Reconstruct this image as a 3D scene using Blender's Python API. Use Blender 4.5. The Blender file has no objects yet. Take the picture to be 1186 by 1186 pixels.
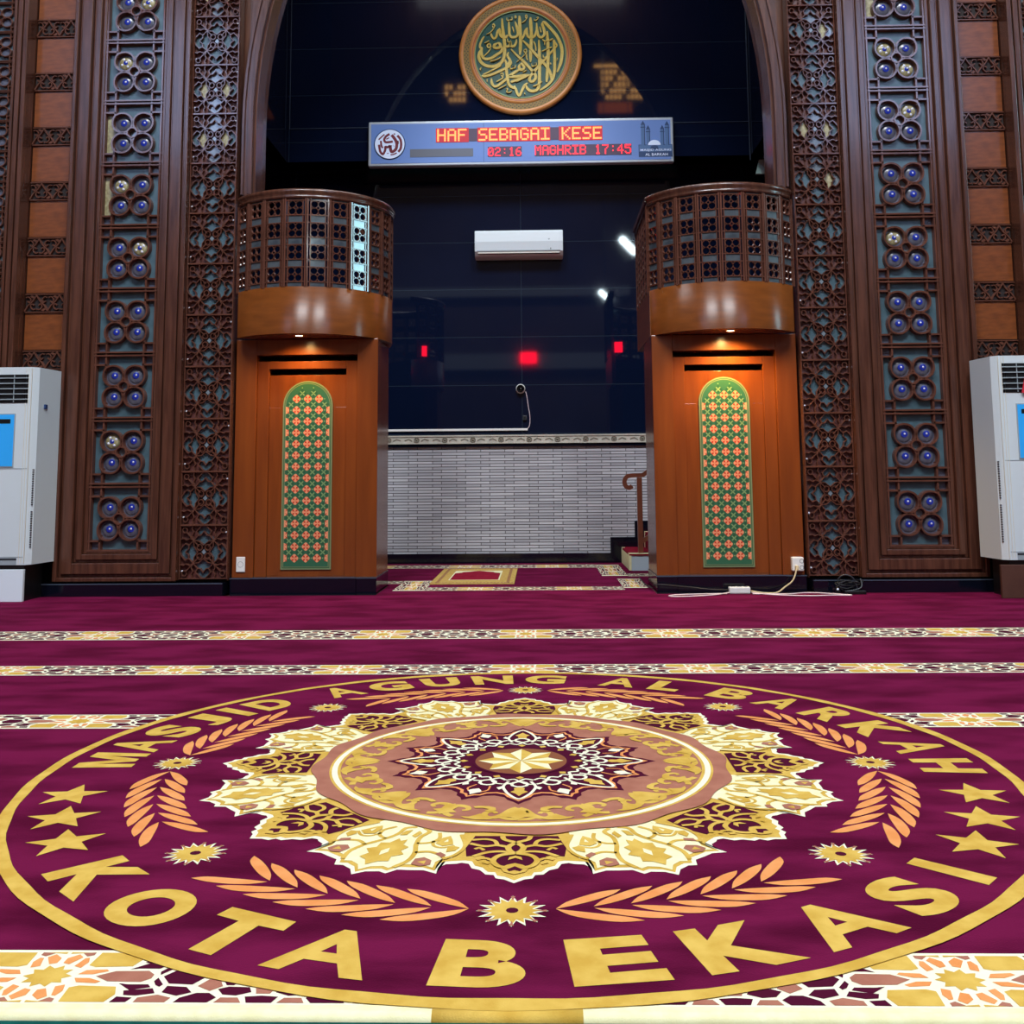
import bpy, math, random
from mathutils import Vector, Matrix
from mathutils.geometry import tessellate_polygon
PI = math.pi; R = math.radians
SC = bpy.context.scene
COL = SC.collection
random.seed(7)
X0 = -0.19            # axis of the niche
YW = 8.38             # face of the carved wall
YB = 11.35            # lower back wall of the niche
YU = 11.0             # upper back wall of the niche
CX, CY = -0.067, 3.49 # centre of the carpet medallion

# ------------------------------------------------------------------ materials
def lin(c):
    return tuple(((v/255)/12.92 if v/255 <= .04045 else ((v/255+.055)/1.055)**2.4) for v in c) + (1,)
def mat(name, c, rough=.5, spec=.5, metal=0, c2=None, scale=8., stretch=(1, 1, 1), coat=0, emit=0, bump=0, bscale=200, sheen=0, detail=4, lo=.35, hi=.65):
    m = bpy.data.materials.new(name); m.use_nodes = True
    nt = m.node_tree; b = nt.nodes['Principled BSDF']
    b.inputs['Base Color'].default_value = lin(c); b.inputs['Roughness'].default_value = rough
    b.inputs['Specular IOR Level'].default_value = spec; b.inputs['Metallic'].default_value = metal
    b.inputs['Coat Weight'].default_value = coat; b.inputs['Coat Roughness'].default_value = .12
    if sheen: b.inputs['Sheen Weight'].default_value = sheen; b.inputs['Sheen Tint'].default_value = (1, .05, .25, 1); b.inputs['Sheen Roughness'].default_value = .4
    tc = None
    if c2 or bump:
        tc = nt.nodes.new('ShaderNodeTexCoord')
    if c2:
        mp = nt.nodes.new('ShaderNodeMapping'); mp.inputs['Scale'].default_value = stretch
        nz = nt.nodes.new('ShaderNodeTexNoise'); nz.inputs['Scale'].default_value = scale; nz.inputs['Detail'].default_value = detail
        rp = nt.nodes.new('ShaderNodeValToRGB')
        rp.color_ramp.elements[0].position = lo; rp.color_ramp.elements[0].color = lin(c)
        rp.color_ramp.elements[1].position = hi; rp.color_ramp.elements[1].color = lin(c2)
        nt.links.new(tc.outputs['Object'], mp.inputs['Vector']); nt.links.new(mp.outputs[0], nz.inputs['Vector'])
        nt.links.new(nz.outputs['Fac'], rp.inputs['Fac']); nt.links.new(rp.outputs['Color'], b.inputs['Base Color'])
    if bump:
        n2 = nt.nodes.new('ShaderNodeTexNoise'); n2.inputs['Scale'].default_value = bscale; n2.inputs['Detail'].default_value = 3
        bp = nt.nodes.new('ShaderNodeBump'); bp.inputs['Strength'].default_value = bump; bp.inputs['Distance'].default_value = .004
        nt.links.new(tc.outputs['Object'], n2.inputs['Vector']); nt.links.new(n2.outputs['Fac'], bp.inputs['Height'])
        nt.links.new(bp.outputs[0], b.inputs['Normal'])
    if emit:
        b.inputs['Emission Color'].default_value = lin(c); b.inputs['Emission Strength'].default_value = emit
    return m
def streaky(m, aniso=.85):
    nt = m.node_tree; b = nt.nodes['Principled BSDF']; t = nt.nodes.new('ShaderNodeTangent'); t.direction_type = 'RADIAL'; t.axis = 'Z'
    b.inputs['Anisotropic'].default_value = aniso; b.inputs['Anisotropic Rotation'].default_value = .25
    nt.links.new(t.outputs[0], b.inputs['Tangent'])
def brick_mat(name, c1, c2, mortar, bw, rh, ms, rough, offset=.5, bump=.6, spec=.5, ox=0, oz=0):
    m = bpy.data.materials.new(name); m.use_nodes = True
    nt = m.node_tree; b = nt.nodes['Principled BSDF']
    b.inputs['Roughness'].default_value = rough; b.inputs['Specular IOR Level'].default_value = spec
    tc = nt.nodes.new('ShaderNodeTexCoord'); sp = nt.nodes.new('ShaderNodeSeparateXYZ'); cb = nt.nodes.new('ShaderNodeCombineXYZ')
    mp = nt.nodes.new('ShaderNodeMapping'); mp.inputs['Location'].default_value = (ox, oz, 0)
    br = nt.nodes.new('ShaderNodeTexBrick'); br.offset = offset
    br.inputs['Scale'].default_value = 1; br.inputs['Brick Width'].default_value = bw; br.inputs['Row Height'].default_value = rh
    br.inputs['Mortar Size'].default_value = ms; br.inputs['Mortar Smooth'].default_value = .1
    br.inputs['Color1'].default_value = lin(c1); br.inputs['Color2'].default_value = lin(c2); br.inputs['Mortar'].default_value = lin(mortar)
    L = nt.links.new
    L(tc.outputs['Object'], sp.inputs[0]); L(sp.outputs['X'], cb.inputs['X']); L(sp.outputs['Z'], cb.inputs['Y'])
    L(cb.outputs[0], mp.inputs['Vector']); L(mp.outputs[0], br.inputs['Vector']); L(br.outputs['Color'], b.inputs['Base Color'])
    if bump:
        bp = nt.nodes.new('ShaderNodeBump'); bp.invert = True; bp.inputs['Strength'].default_value = bump; bp.inputs['Distance'].default_value = .006
        L(br.outputs['Fac'], bp.inputs['Height']); L(bp.outputs[0], b.inputs['Normal'])
    return m

GR = (14, 14, 1.1)
M = {
 'dark_wood': mat('dark_wood', (66, 37, 27), .26, .5, c2=(90, 54, 40), scale=2.2, stretch=GR, coat=.25),
 'rib_wood': mat('rib_wood', (84, 52, 42), .11, .5, c2=(100, 62, 50), scale=6),
 'back_wood': mat('back_wood', (80, 42, 38), .45, .5, c2=(94, 50, 44), scale=6),
 'board_wood': mat('board_wood', (104, 54, 26), .3, .5, c2=(128, 70, 34), scale=3, stretch=(3, 3, 12), coat=.2),
 'pulpit_wood': mat('pulpit_wood', (108, 50, 18), .25, .5, c2=(128, 64, 23), scale=1.6, stretch=(7, 7, .8), coat=.3, lo=.25, hi=.75),
 'band_wood': mat('band_wood', (106, 56, 22), .30, .5, c2=(122, 66, 26), scale=3, stretch=(2, 2, 8), coat=0),
 'slot': mat('slot', (26, 12, 10), .7),
 'teal_glass': mat('teal_glass', (56, 80, 88), .3, .6, c2=(78, 102, 112), scale=5),
 'grey_glass': mat('grey_glass', (90, 98, 106), .11, .6, c2=(120, 130, 138), scale=9),
 'pane_glass': mat('pane_glass', (58, 66, 74), .11, .6, c2=(78, 86, 92), scale=9),
 'gilt_glass': mat('gilt_glass', (132, 122, 84), .3, .6, c2=(176, 168, 128), scale=30),
 'petal_glass': mat('petal_glass', (70, 74, 88), .25, .6, c2=(92, 92, 106), scale=9),
 'blue_glass': mat('blue_glass', (30, 48, 150), .2, .7),
 'pearl': mat('pearl', (225, 228, 240), .2, .7),
 'granite': brick_mat('granite', (9, 18, 40), (10, 20, 42), (34, 46, 58), 2.6, .548, .004, .035, 0, 0, .5, 2.6*2 + .17, -1.975 + .548*5),
 'granite_plain': mat('granite_plain', (8, 15, 32), .04, .5),
 'granite_edge': mat('granite_edge', (64, 74, 88), .15, .6),
 'skirting': mat('skirting', (10, 14, 26), .12, .5),
 'stone': brick_mat('stone', (158, 159, 166), (194, 195, 200), (60, 56, 54), .27, .0322, .0035, .6, .37, .8),
 'ledge_stone': mat('ledge_stone', (176, 172, 160), .5, c2=(196, 192, 178), scale=12),
 'ledge_dark': mat('ledge_dark', (120, 114, 100), .6),
 'burgundy': mat('burgundy', (70, 9, 38), .95, .03, c2=(104, 21, 61), scale=2.6, stretch=(1, 2.4, 1), detail=9, lo=.38, hi=.60, bump=.25, bscale=260, sheen=.30),
 'cream': mat('cream', (232, 226, 176), .95, .1, c2=(240, 236, 192), scale=30, bump=.2, bscale=260),
 'white_wool': mat('white_wool', (232, 230, 200), .95, .1, c2=(240, 238, 210), scale=30),
 'gold': mat('gold', (198, 158, 66), .95, .1, c2=(216, 180, 88), scale=14, bump=.2, bscale=260),
 'copper': mat('copper', (222, 142, 80), .95, .1, c2=(230, 156, 96), scale=14, bump=.2, bscale=260),
 'mauve': mat('mauve', (160, 102, 84), .95, .1, c2=(172, 114, 94), scale=14, bump=.2, bscale=260),
 'brown_wool': mat('brown_wool', (134, 82, 56), .95, .1),
 'dark_burgundy': mat('dark_burgundy', (74, 10, 40), .95, .1),
 'green_wool': mat('green_wool', (8, 66, 62), .95, .1, c2=(12, 80, 74), scale=30),
 'pale_wool': mat('pale_wool', (170, 205, 215), .95, .1),
 'red_wool': mat('red_wool', (132, 14, 40), .95, .1, c2=(150, 24, 50), scale=14),
 'rug_gold': mat('rug_gold', (186, 150, 76), .95, .1, c2=(206, 172, 98), scale=40),
 'ac_white': mat('ac_white', (206, 216, 220), .35, .5),
 'ac_cream': mat('ac_cream', (214, 212, 200), .4, .5),
 'ac_grey': mat('ac_grey', (150, 162, 168), .4, .5),
 'ac_blue': mat('ac_blue', (44, 150, 222), .3, .5, emit=.25),
 'black': mat('black', (10, 11, 14), .4, .5),
 'dark_grey': mat('dark_grey', (48, 52, 58), .4, .5),
 'plinth_white': mat('plinth_white', (222, 232, 240), .4, .5),
 'plinth_brown': mat('plinth_brown', (74, 44, 34), .5, .5, c2=(84, 52, 40), scale=6),
 'plastic': mat('plastic', (226, 226, 222), .4, .5),
 'cable_cream': mat('cable_cream', (206, 190, 150), .5),
 'cable_white': mat('cable_white', (226, 206, 210), .5),
 'cable_black': mat('cable_black', (14, 15, 20), .5),
 'red_tag': mat('red_tag', (200, 30, 50), .5),
 'sign_blue': mat('sign_blue', (96, 128, 190), .35, .5, emit=.12),
 'sign_rim': mat('sign_rim', (186, 196, 206), .35, .6, metal=.4),
 'sign_white': mat('sign_white', (196, 210, 236), .4, .5, emit=.25),
 'sign_grey': mat('sign_grey', (92, 98, 112), .5),
 'sign_navy': mat('sign_navy', (30, 62, 110), .5),
 'sign_mid': mat('sign_mid', (74, 110, 160), .5),
 'emblem_red': mat('emblem_red', (110, 14, 40), .5),
 'led_glow': mat('led_glow', (150, 6, 26), .5, emit=.9),
 'led_off': mat('led_off', (70, 50, 78), .5),
 'led': mat('led', (255, 116, 60), .5, emit=3.0),
 'led_small': mat('led_small', (255, 40, 60), .5, emit=1.4),
 'disc_wood': mat('disc_wood', (186, 118, 54), .4, .5, c2=(200, 132, 66), scale=10),
 'disc_gold': mat('disc_gold', (140, 110, 40), .5, .5),
 'disc_dark': mat('disc_dark', (36, 44, 28), .5, .5),
 'disc_green': mat('disc_green', (8, 72, 62), .35, .5, c2=(14, 84, 74), scale=4),
 'callig': mat('callig', (206, 176, 70), .35, .5, c2=(220, 196, 104), scale=14),
 'red_line': mat('red_line', (140, 40, 24), .4),
 'tile_green': mat('tile_green', (46, 96, 70), .35, .5),
 'tile_dark': mat('tile_dark', (30, 84, 56), .35, .5),
 'tile_pale': mat('tile_pale', (132, 160, 104), .35, .5),
 'tile_pink': mat('tile_pink', (226, 150, 110), .35, .5),
 'tile_red': mat('tile_red', (190, 50, 30), .35, .5),
 'tile_edge': mat('tile_edge', (120, 132, 92), .35, .5),
 'rail_wood': mat('rail_wood', (112, 62, 44), .35, .5, c2=(128, 72, 52), scale=8),
 'step_white': mat('step_white', (190, 208, 216), .5),
 'hall_wall': mat('hall_wall', (88, 70, 62), .8, .3, c2=(102, 82, 72), scale=1),
 'hall_ceiling': mat('hall_ceiling', (150, 150, 156), .9, .2),
 'beam': mat('beam', (160, 164, 170), .7, .3),
 'warm_window': mat('warm_window', (255, 190, 110), .5, emit=9.0),
 'amber_glow': mat('amber_glow', (210, 104, 44), .5, emit=3.0),
 'lamp_white': mat('lamp_white', (225, 248, 255), .5, emit=60),
 'red_display': mat('red_display', (255, 10, 40), .5, emit=30),
 'day_window': mat('day_window', (180, 205, 255), .5, emit=9.0),
 'side_pane': mat('side_pane', (170, 225, 240), .5, emit=30),
 'warm_lamp': mat('warm_lamp', (255, 226, 170), .5, emit=14),
 'chrome': mat('chrome', (190, 180, 160), .25, metal=1),
 'niche_white': mat('niche_white', (166, 196, 190), .5),
 'lens': mat('lens', (6, 6, 8), .08, .6),
}

streaky(M['band_wood'])
# ------------------------------------------------------------------ mesh building
ZC = [0]
def zz(base, step=.00012, n=9):
    ZC[0] += 1; return base + step*(ZC[0] % n)
class MB:
    """Collects polygons with a material name each; build() links them as one mesh object."""
    def __init__(s): s.v = []; s.f = []; s.m = []; s.sm = []
    def add(s, vs, fs, m, smooth=False):
        b = len(s.v); s.v += [tuple(v) for v in vs]
        for f in fs: s.f.append([b + i for i in f]); s.m.append(m); s.sm.append(smooth)
    def box(s, x0, x1, y0, y1, z0, z1, m):
        s.add([(x0,y0,z0),(x1,y0,z0),(x1,y1,z0),(x0,y1,z0),(x0,y0,z1),(x1,y0,z1),(x1,y1,z1),(x0,y1,z1)],
              [(0,3,2,1),(4,5,6,7),(0,1,5,4),(1,2,6,5),(2,3,7,6),(3,0,4,7)], m)
    def prism(s, loops, f, w0, w1, m, cap0=False, m_side=None):
        """loops: outline [+ holes] in (u,v); f(u,v,w) -> xyz; w1 is the visible face."""
        tri = tessellate_polygon([[Vector((u, v, 0)) for u, v in lp] for lp in loops])
        flat = [p for lp in loops for p in lp]
        s.add([f(u, v, w1) for u, v in flat], tri, m)
        if cap0: s.add([f(u, v, w0) for u, v in flat], [t[::-1] for t in tri], m)
        if abs(w1 - w0) > 1e-6:
            for lp in loops:
                n = len(lp)
                s.add([f(u, v, w0) for u, v in lp] + [f(u, v, w1) for u, v in lp],
                      [(i, (i+1) % n, n + (i+1) % n, n + i) for i in range(n)], m_side or m)
    def rib(s, pts, w, h, m, f, w0=0., closed=False, top=.55, back=False, taper=None):
        """raised rib along a polyline in (u,v), trapezoid section."""
        n = len(pts); P = [Vector(p) for p in pts]; vs = []
        for i in range(n):
            a = P[i-1] if (closed or i) else P[i]; b = P[(i+1) % n] if (closed or i < n-1) else P[i]
            d0 = (P[i]-a); d1 = (b-P[i])
            if d0.length < 1e-9: d0 = d1
            if d1.length < 1e-9: d1 = d0
            d0 = d0.normalized(); d1 = d1.normalized(); t = d0 + d1
            if t.length < .2: t = d0
            t.normalize(); nn = Vector((-t.y, t.x)); k = min(1/max(.35, nn.dot(Vector((-d0.y, d0.x)))), 2.2)
            ww = (w if taper is None else w*taper[i])*.5*k
            for o, hh in ((-1, 0), (-top, h), (top, h), (1, 0)):
                q = P[i] + nn*ww*o; vs.append(f(q.x, q.y, w0 + hh))
        fs = []
        for i in range(n if closed else n-1):
            j = (i+1) % n
            for k in range(4 if back else 3):
                fs.append((i*4+k, j*4+k, j*4+(k+1) % 4, i*4+(k+1) % 4))
        if not closed:
            fs += [(0,1,2,3), (n*4-1, n*4-2, n*4-3, n*4-4)]
        s.add(vs, fs, m)
    def flat(s, pts, f, w, m): s.prism([pts], f, w, w, m)
    def fan(s, pts, f, w, m, c=(0, 0)):
        n = len(pts); s.add([f(c[0], c[1], w)] + [f(u, v, w) for u, v in pts], [(0, i+1, (i+1) % n + 1) for i in range(n)], m)
    def stroke(s, pts, w, f, z, m, closed=False, taper=None):
        """flat ribbon along a polyline"""
        n = len(pts); P = [Vector(p) for p in pts]; vs = []
        for i in range(n):
            a = P[i-1] if (closed or i) else P[i]; b = P[(i+1) % n] if (closed or i < n-1) else P[i]
            t = b - a
            if t.length < 1e-9: t = Vector((1, 0))
            t.normalize(); nn = Vector((-t.y, t.x)); ww = .5*(w if taper is None else w*taper[i])
            for o in (-1, 1):
                q = P[i] + nn*ww*o; vs.append(f(q.x, q.y, z))
        s.add(vs, [(i*2, ((i+1) % n)*2, ((i+1) % n)*2+1, i*2+1) for i in range(n if closed else n-1)], m)
    def lathe(s, prof, m, c=(0,0,0), axis='z', n=32, smooth=True, a0=0., a1=2*PI):
        full = abs(a1-a0-2*PI) < 1e-6; k = len(prof); vs = []; cnt = n if full else n+1
        for i in range(cnt):
            a = a0 + (a1-a0)*i/n
            for r, h in prof:
                if axis == 'z': p = (c[0]+r*math.sin(a), c[1]-r*math.cos(a), c[2]+h)
                else: p = (c[0]+r*math.cos(a), c[1]-h, c[2]+r*math.sin(a))   # axis towards -y
                vs.append(p)
        fs = []
        for i in range(n):
            j = (i+1) % cnt
            for q in range(k-1): fs.append((i*k+q, j*k+q, j*k+q+1, i*k+q+1))
        s.add(vs, fs, m, smooth)
    def tube(s, path, r, m, n=8, smooth=True, rad=None):
        P = [Vector(p) for p in path]; vs = []; up = Vector((0, 0, 1)); k = len(P)
        for i, p in enumerate(P):
            t = (P[min(i+1, k-1)] - P[max(i-1, 0)]).normalized()
            a = t.cross(up)
            if a.length < .05: a = t.cross(Vector((0, 1, 0)))
            a.normalize(); b = a.cross(t); rr = r if rad is None else rad[i]
            for j in range(n):
                th = 2*PI*j/n; vs.append(p + a*math.cos(th)*rr + b*math.sin(th)*rr)
        fs = [(i*n+j, i*n+(j+1) % n, (i+1)*n+(j+1) % n, (i+1)*n+j) for i in range(k-1) for j in range(n)]
        fs += [tuple(range(n))[::-1], tuple((k-1)*n+j for j in range(n))]
        s.add(vs, fs, m, smooth)
    def build(s, name, parent=None, loc=(0,0,0), bevel=0, **props):
        me = bpy.data.meshes.new(name); me.from_pydata(s.v, [], s.f)
        names = []
        for x in s.m:
            if x not in names: names.append(x)
        for x in names: me.materials.append(M[x])
        idx = {x: i for i, x in enumerate(names)}
        me.polygons.foreach_set('material_index', [idx[x] for x in s.m])
        me.polygons.foreach_set('use_smooth', s.sm)
        me.update()
        return link(name, me, parent, loc, bevel, **props)
def link(name, me, parent=None, loc=(0,0,0), bevel=0, rot=None, **props):
    o = bpy.data.objects.new(name, me); COL.objects.link(o)
    o.location = loc
    if rot: o.rotation_euler = rot
    if parent: o.parent = parent
    if bevel:
        b = o.modifiers.new('edge', 'BEVEL'); b.width = bevel; b.segments = 2; b.limit_method = 'ANGLE'; b.angle_limit = R(40)
    for k, v in props.items(): o[k] = v
    return o
def thing(name, label, category, loc=(0,0,0), group=None):
    o = bpy.data.objects.new(name, None); COL.objects.link(o); o.location = loc; o.empty_display_size = .1
    o['label'] = label; o['category'] = category
    if group: o['group'] = group
    return o
def dup(o, parent=None, loc=None, rot=None):
    c = o.copy(); COL.objects.link(c)
    if parent: c.parent = parent
    if loc is not None: c.location = loc
    if rot is not None: c.rotation_euler = rot
    for ch in list(o.children): dup(ch, c)
    return c
XZ = lambda u, v, w: (u, -w, v)          # wall plane, raised towards the hall
FL = lambda u, v, w: (u, v, w)           # floor plane
def circ(cx, cy, r, n=20, a0=0, a1=2*PI):
    full = abs(a1-a0-2*PI) < 1e-6
    return [(cx + r*math.cos(a0+(a1-a0)*i/(n if full else n-1)), cy + r*math.sin(a0+(a1-a0)*i/(n if full else n-1))) for i in range(n)]
def mir(pts): return [(-x, y) for x, y in pts]
def smooth(pts, n=6, closed=False):
    """Catmull-Rom through points of any dimension"""
    P = [Vector(p) for p in pts]; k = len(P); out = []
    for i in range(k if closed else k-1):
        if closed: a, b, c, d = P[i-1], P[i], P[(i+1) % k], P[(i+2) % k]
        else: a, b, c, d = P[max(i-1, 0)], P[i], P[i+1], P[min(i+2, k-1)]
        for j in range(n):
            t = j/n
            out.append(tuple(.5*((2*b) + (c-a)*t + (2*a-5*b+4*c-d)*t*t + (3*b-a-3*c+d)*t**3)))
    if not closed: out.append(tuple(P[-1]))
    return out
def text_mesh(ch, bold=.0):
    cu = bpy.data.curves.new('glyph', 'FONT'); cu.body = ch; cu.size = 1; cu.offset = bold; cu.resolution_u = 8
    o = bpy.data.objects.new('glyph', cu); COL.objects.link(o)
    dg = bpy.context.evaluated_depsgraph_get(); me = bpy.data.meshes.new_from_object(o.evaluated_get(dg))
    vs = [tuple(v.co) for v in me.vertices]; fs = [tuple(p.vertices) for p in me.polygons]
    bpy.data.objects.remove(o); bpy.data.curves.remove(cu); bpy.data.meshes.remove(me)
    return vs, fs
# ------------------------------------------------------------------ the setting
def struct(name, mb, **kw): return mb.build(name, kind='structure', **kw)
b = MB(); b.box(-12, 12, -9.5, 11.6, -.1, -.014, 'back_wood'); struct('floor', b)
b = MB(); b.box(-12, 12, -9.5, 11.6, 18, 18.1, 'hall_ceiling'); struct('ceiling', b)
b = MB(); b.box(-12.1, -12, -9.5, 8.7, -.1, 18, 'hall_wall'); struct('wall_left', b)
b = MB(); b.box(12, 12.1, -9.5, 8.7, -.1, 18, 'hall_wall'); struct('wall_right', b)
b = MB(); b.box(-12, 12, -9.6, -9.5, -.1, 18, 'hall_wall'); struct('wall_rear', b)
ARC = [(2.21, 3.38), (2.21, 3.7)] + [(2.21*math.cos(t*PI/2/24), 4.0 + 3.3*math.sin(t*PI/2/24)) for t in range(25)]
full_arc = ARC + [(-d, z) for d, z in ARC[-2::-1]]
b = MB(); fw = lambda u, v, w: (X0 + u, 8.70 - w, v)
for s in (-1, 1): b.box(*sorted((X0 + s*2.39, s*12)), 8.60, 8.70, -.1, 18, 'dark_wood')
arcw = [(d*1.02 if abs(d) > .01 else d, z) for d, z in full_arc]
b.prism([[(-2.39, 3.38)] + [(-2.39, 18), (2.39, 18), (2.39, 3.38)] + [(x*.985 if 0 else x, z) for x, z in full_arc]], fw, 0, .1, 'dark_wood', cap0=True)
struct('wall_front', b)
# moulded arch of the niche
b = MB(); fa = lambda u, v, w: (X0 + u, 8.60 - w, v)
def offs(path, k):
    out = []; n = len(path)
    for i in range(n):
        a = Vector(path[max(i-1, 0)]); c = Vector(path[min(i+1, n-1)]); t = (c-a).normalized()
        q = Vector(path[i]) + Vector((t.y, -t.x))*k; out.append((q.x, q.y))
    return out
b.rib(offs(full_arc, .07), .14, .16, 'dark_wood', fa, top=.82)
b.rib(offs(full_arc, .055), .07, .205, 'dark_wood', fa, top=.55)
b.rib(offs(full_arc, .125), .04, .18, 'dark_wood', fa, top=.5)
struct('trim_1', b)
# niche: upper recess, lower recess, soffit between them
b = MB(); b.box(X0-2.6, X0+2.6, YU, YU+.1, 4.42, 8, 'granite'); struct('wall_niche_upper', b)
for s, nm in ((-1, 'left'), (1, 'right')):
    b = MB(); b.box(*sorted((X0+s*2.6, X0+s*2.7)), 8.70, YU+.1, 4.42, 8, 'granite_plain'); struct('wall_niche_upper_'+nm, b)
    b = MB(); b.box(*sorted((X0+s*3.0, X0+s*3.1)), 8.70, YB+.1, -.1, 4.42, 'granite_plain'); struct('wall_niche_lower_'+nm, b)
b2 = MB(); b2.prism([[(X0-3.1, 8.70), (X0-2.6, 8.70), (X0-2.6, YU), (X0+2.6, YU), (X0+2.6, 8.70), (X0+3.1, 8.70), (X0+3.1, YB+.1), (X0-3.1, YB+.1)]], FL, 4.49, 4.42, 'granite_plain', cap0=True)
struct('ceiling_niche', b2)
b = MB(); b.box(X0-2.7, X0+2.7, 8.70, YU+.1, 8, 8.1, 'granite_plain'); struct('ceiling_niche_upper', b)
b = MB(); b.box(X0-3.1, X0+3.1, YB, YB+.1, 1.30, 4.42, 'granite'); struct('wall_back', b)
b = MB(); b.box(X0-3.0, X0+3.0, YB-.002, YB+.1, 0, 1.29, 'stone'); struct('wall_back_lower', b)
# pale edges of the upper granite field
b = MB()
b.box(-2.77, -2.763, YU-.006, YU, 4.877, 8, 'granite_edge'); b.box(-2.77, 2.40, YU-.006, YU, 4.873, 4.879, 'granite_edge')
b.box(2.392, 2.404, YU-.006, YU, 4.43, 8, 'granite_edge'); struct('trim_2', b)
b = MB(); b.prism([[(2.44, 4.25), (2.80, 4.25), (2.80, 4.41), (2.48, 4.41)]], lambda u, v, w: (u, 10.95-w, v), 0, .03, 'niche_white', cap0=True); struct('trim_3', b)
# skirting
for s, nm in ((-1, 'left'), (1, 'right')):
    b = MB(); b.box(*sorted((X0+s*2.40, X0+s*6.2)), 8.35, 8.60, 0, .102, 'skirting'); b.box(*sorted((X0+s*2.40, X0+s*6.2)), 8.345, 8.35, .094, .104, 'granite_edge')
    struct('baseboard_'+nm, b)
b = MB(); b.box(X0-3.0, X0+.98, YB-.03, YB, -.014, .106, 'skirting'); b.box(X0+.98, X0+1.25, YB-.03, YB, -.014, .277, 'skirting'); b.box(X0+1.25, X0+1.52, YB-.03, YB, -.014, .455, 'skirting')
b.box(X0+1.52, X0+2.2, YB-.03, YB, .3, .62, 'skirting'); struct('baseboard_back', b)
# carved stone ledge across the back wall
b = MB(); b.box(X0-3.0, X0+3.0, YB-.05, YB, 1.325, 1.410, 'ledge_stone'); b.box(X0-3.0, X0+3.0, YB-.06, YB, 1.398, 1.414, 'ledge_stone')
b.box(X0-3.0, X0+3.0, YB-.055, YB, 1.318, 1.33, 'ledge_stone'); b.box(X0-3.0, X0+3.0, YB-.035, YB, 1.286, 1.318, 'granite_plain')
for k in range(-9, 10):
    c = (-.095 + .3145*k, YB-.05, 1.363)
    b.lathe([(.032, 0), (.032, .008), (.024, .012), (.022, .004), (.012, .004), (.010, .012), (0, .014)], 'ledge_dark', c, 'y', 16)
    for j in (-1, 1): b.rib([(c[0]+j*.05, c[2]-.012), (c[0]+j*.09, c[2]+.010), (c[0]+j*.135, c[2]-.006)], .014, .006, 'ledge_dark', lambda u, v, w: (u, YB-.05-w, v))
struct('trim_4', b)

# ------------------------------------------------------------------ carved wall panels
def frame_bands(b, d0, d1, z0, z1, bands, yb, m):
    """nested mouldings around an opening; bands = (inset0, inset1, rise)"""
    for i0, i1, p in bands:
        b.box(d0+i0, d0+i1, yb-p, yb+.10, z0+i0, z1-i0, m); b.box(d1-i1, d1-i0, yb-p, yb+.10, z0+i0, z1-i0, m)
        b.box(d0+i1, d1-i1, yb-p, yb+.10, z0+i0, z0+i1, m); b.box(d0+i1, d1-i1, yb-p, yb+.10, z1-i1, z1-i0, m)
TW, TH = .52, .555
def clover_tile(glass=('teal_glass',)*4, side='teal_glass'):
    b = MB(); w, h = TW/2, TH/2; rw = .026; rh = .042
    b.box(-w, w, -.004, .02, -h, h, 'back_wood')
    # glass fields behind the ribs
    X, Z = .160, .185
    f = lambda u, v, ww: (u, -.004-ww, v)
    for sx in (-1, 1):
        b.flat([(sx*X, -Z), (sx*w, -Z), (sx*w, Z), (sx*X, Z)], f, .002, side if sx < 0 else glass[0])
        for sz in (-1, 1): b.flat([(sx*X, sz*Z), (sx*w, sz*Z), (sx*w, sz*h), (sx*X, sz*h)], f, .002, 'petal_glass')
    for sz in (-1, 1): b.flat([(-X, sz*.0), (X, sz*.0), (X, sz*h), (-X, sz*h)], f, .002, glass[1])
    for sx in (-1, 1):
        b.rib([(sx*(w-.012), -h), (sx*(w-.012), h)], .024, .046, 'rib_wood', f)
        for sz in (-1, 1):
            b.rib([(sx*X, sz*h), (sx*X, sz*.135)], rw, rh, 'rib_wood', f)
            b.rib([(sx*w, sz*Z), (sx*.150, sz*Z)], rw, rh, 'rib_wood', f)
    for sz in (-1, 1): b.rib([(-w, sz*(h-.014)), (w, sz*(h-.014))], .024, .05, 'rib_wood', f)
    for a in range(4):
        an = PI/4 + a*PI/2; c = (.128*math.cos(an), .128*math.sin(an))
        pts = []
        for k in range(28):                      # petal with a slight point outwards
            t = 2*PI*k/28; r = .087*(1 + .07*max(0, math.cos(t-an))**12); pts.append((c[0]+r*math.cos(t), c[1]+r*math.sin(t)))
        b.flat(circ(c[0], c[1], .086, 20), f, .004, 'petal_glass')
        b.rib(pts, .026, .05, 'rib_wood', f, closed=True)
    b.flat(circ(0, 0, .046, 16), f, .006, 'grey_glass')
    b.rib(circ(0, 0, .044, 18), .022, .056, 'rib_wood', f, closed=True)
    return b
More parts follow.
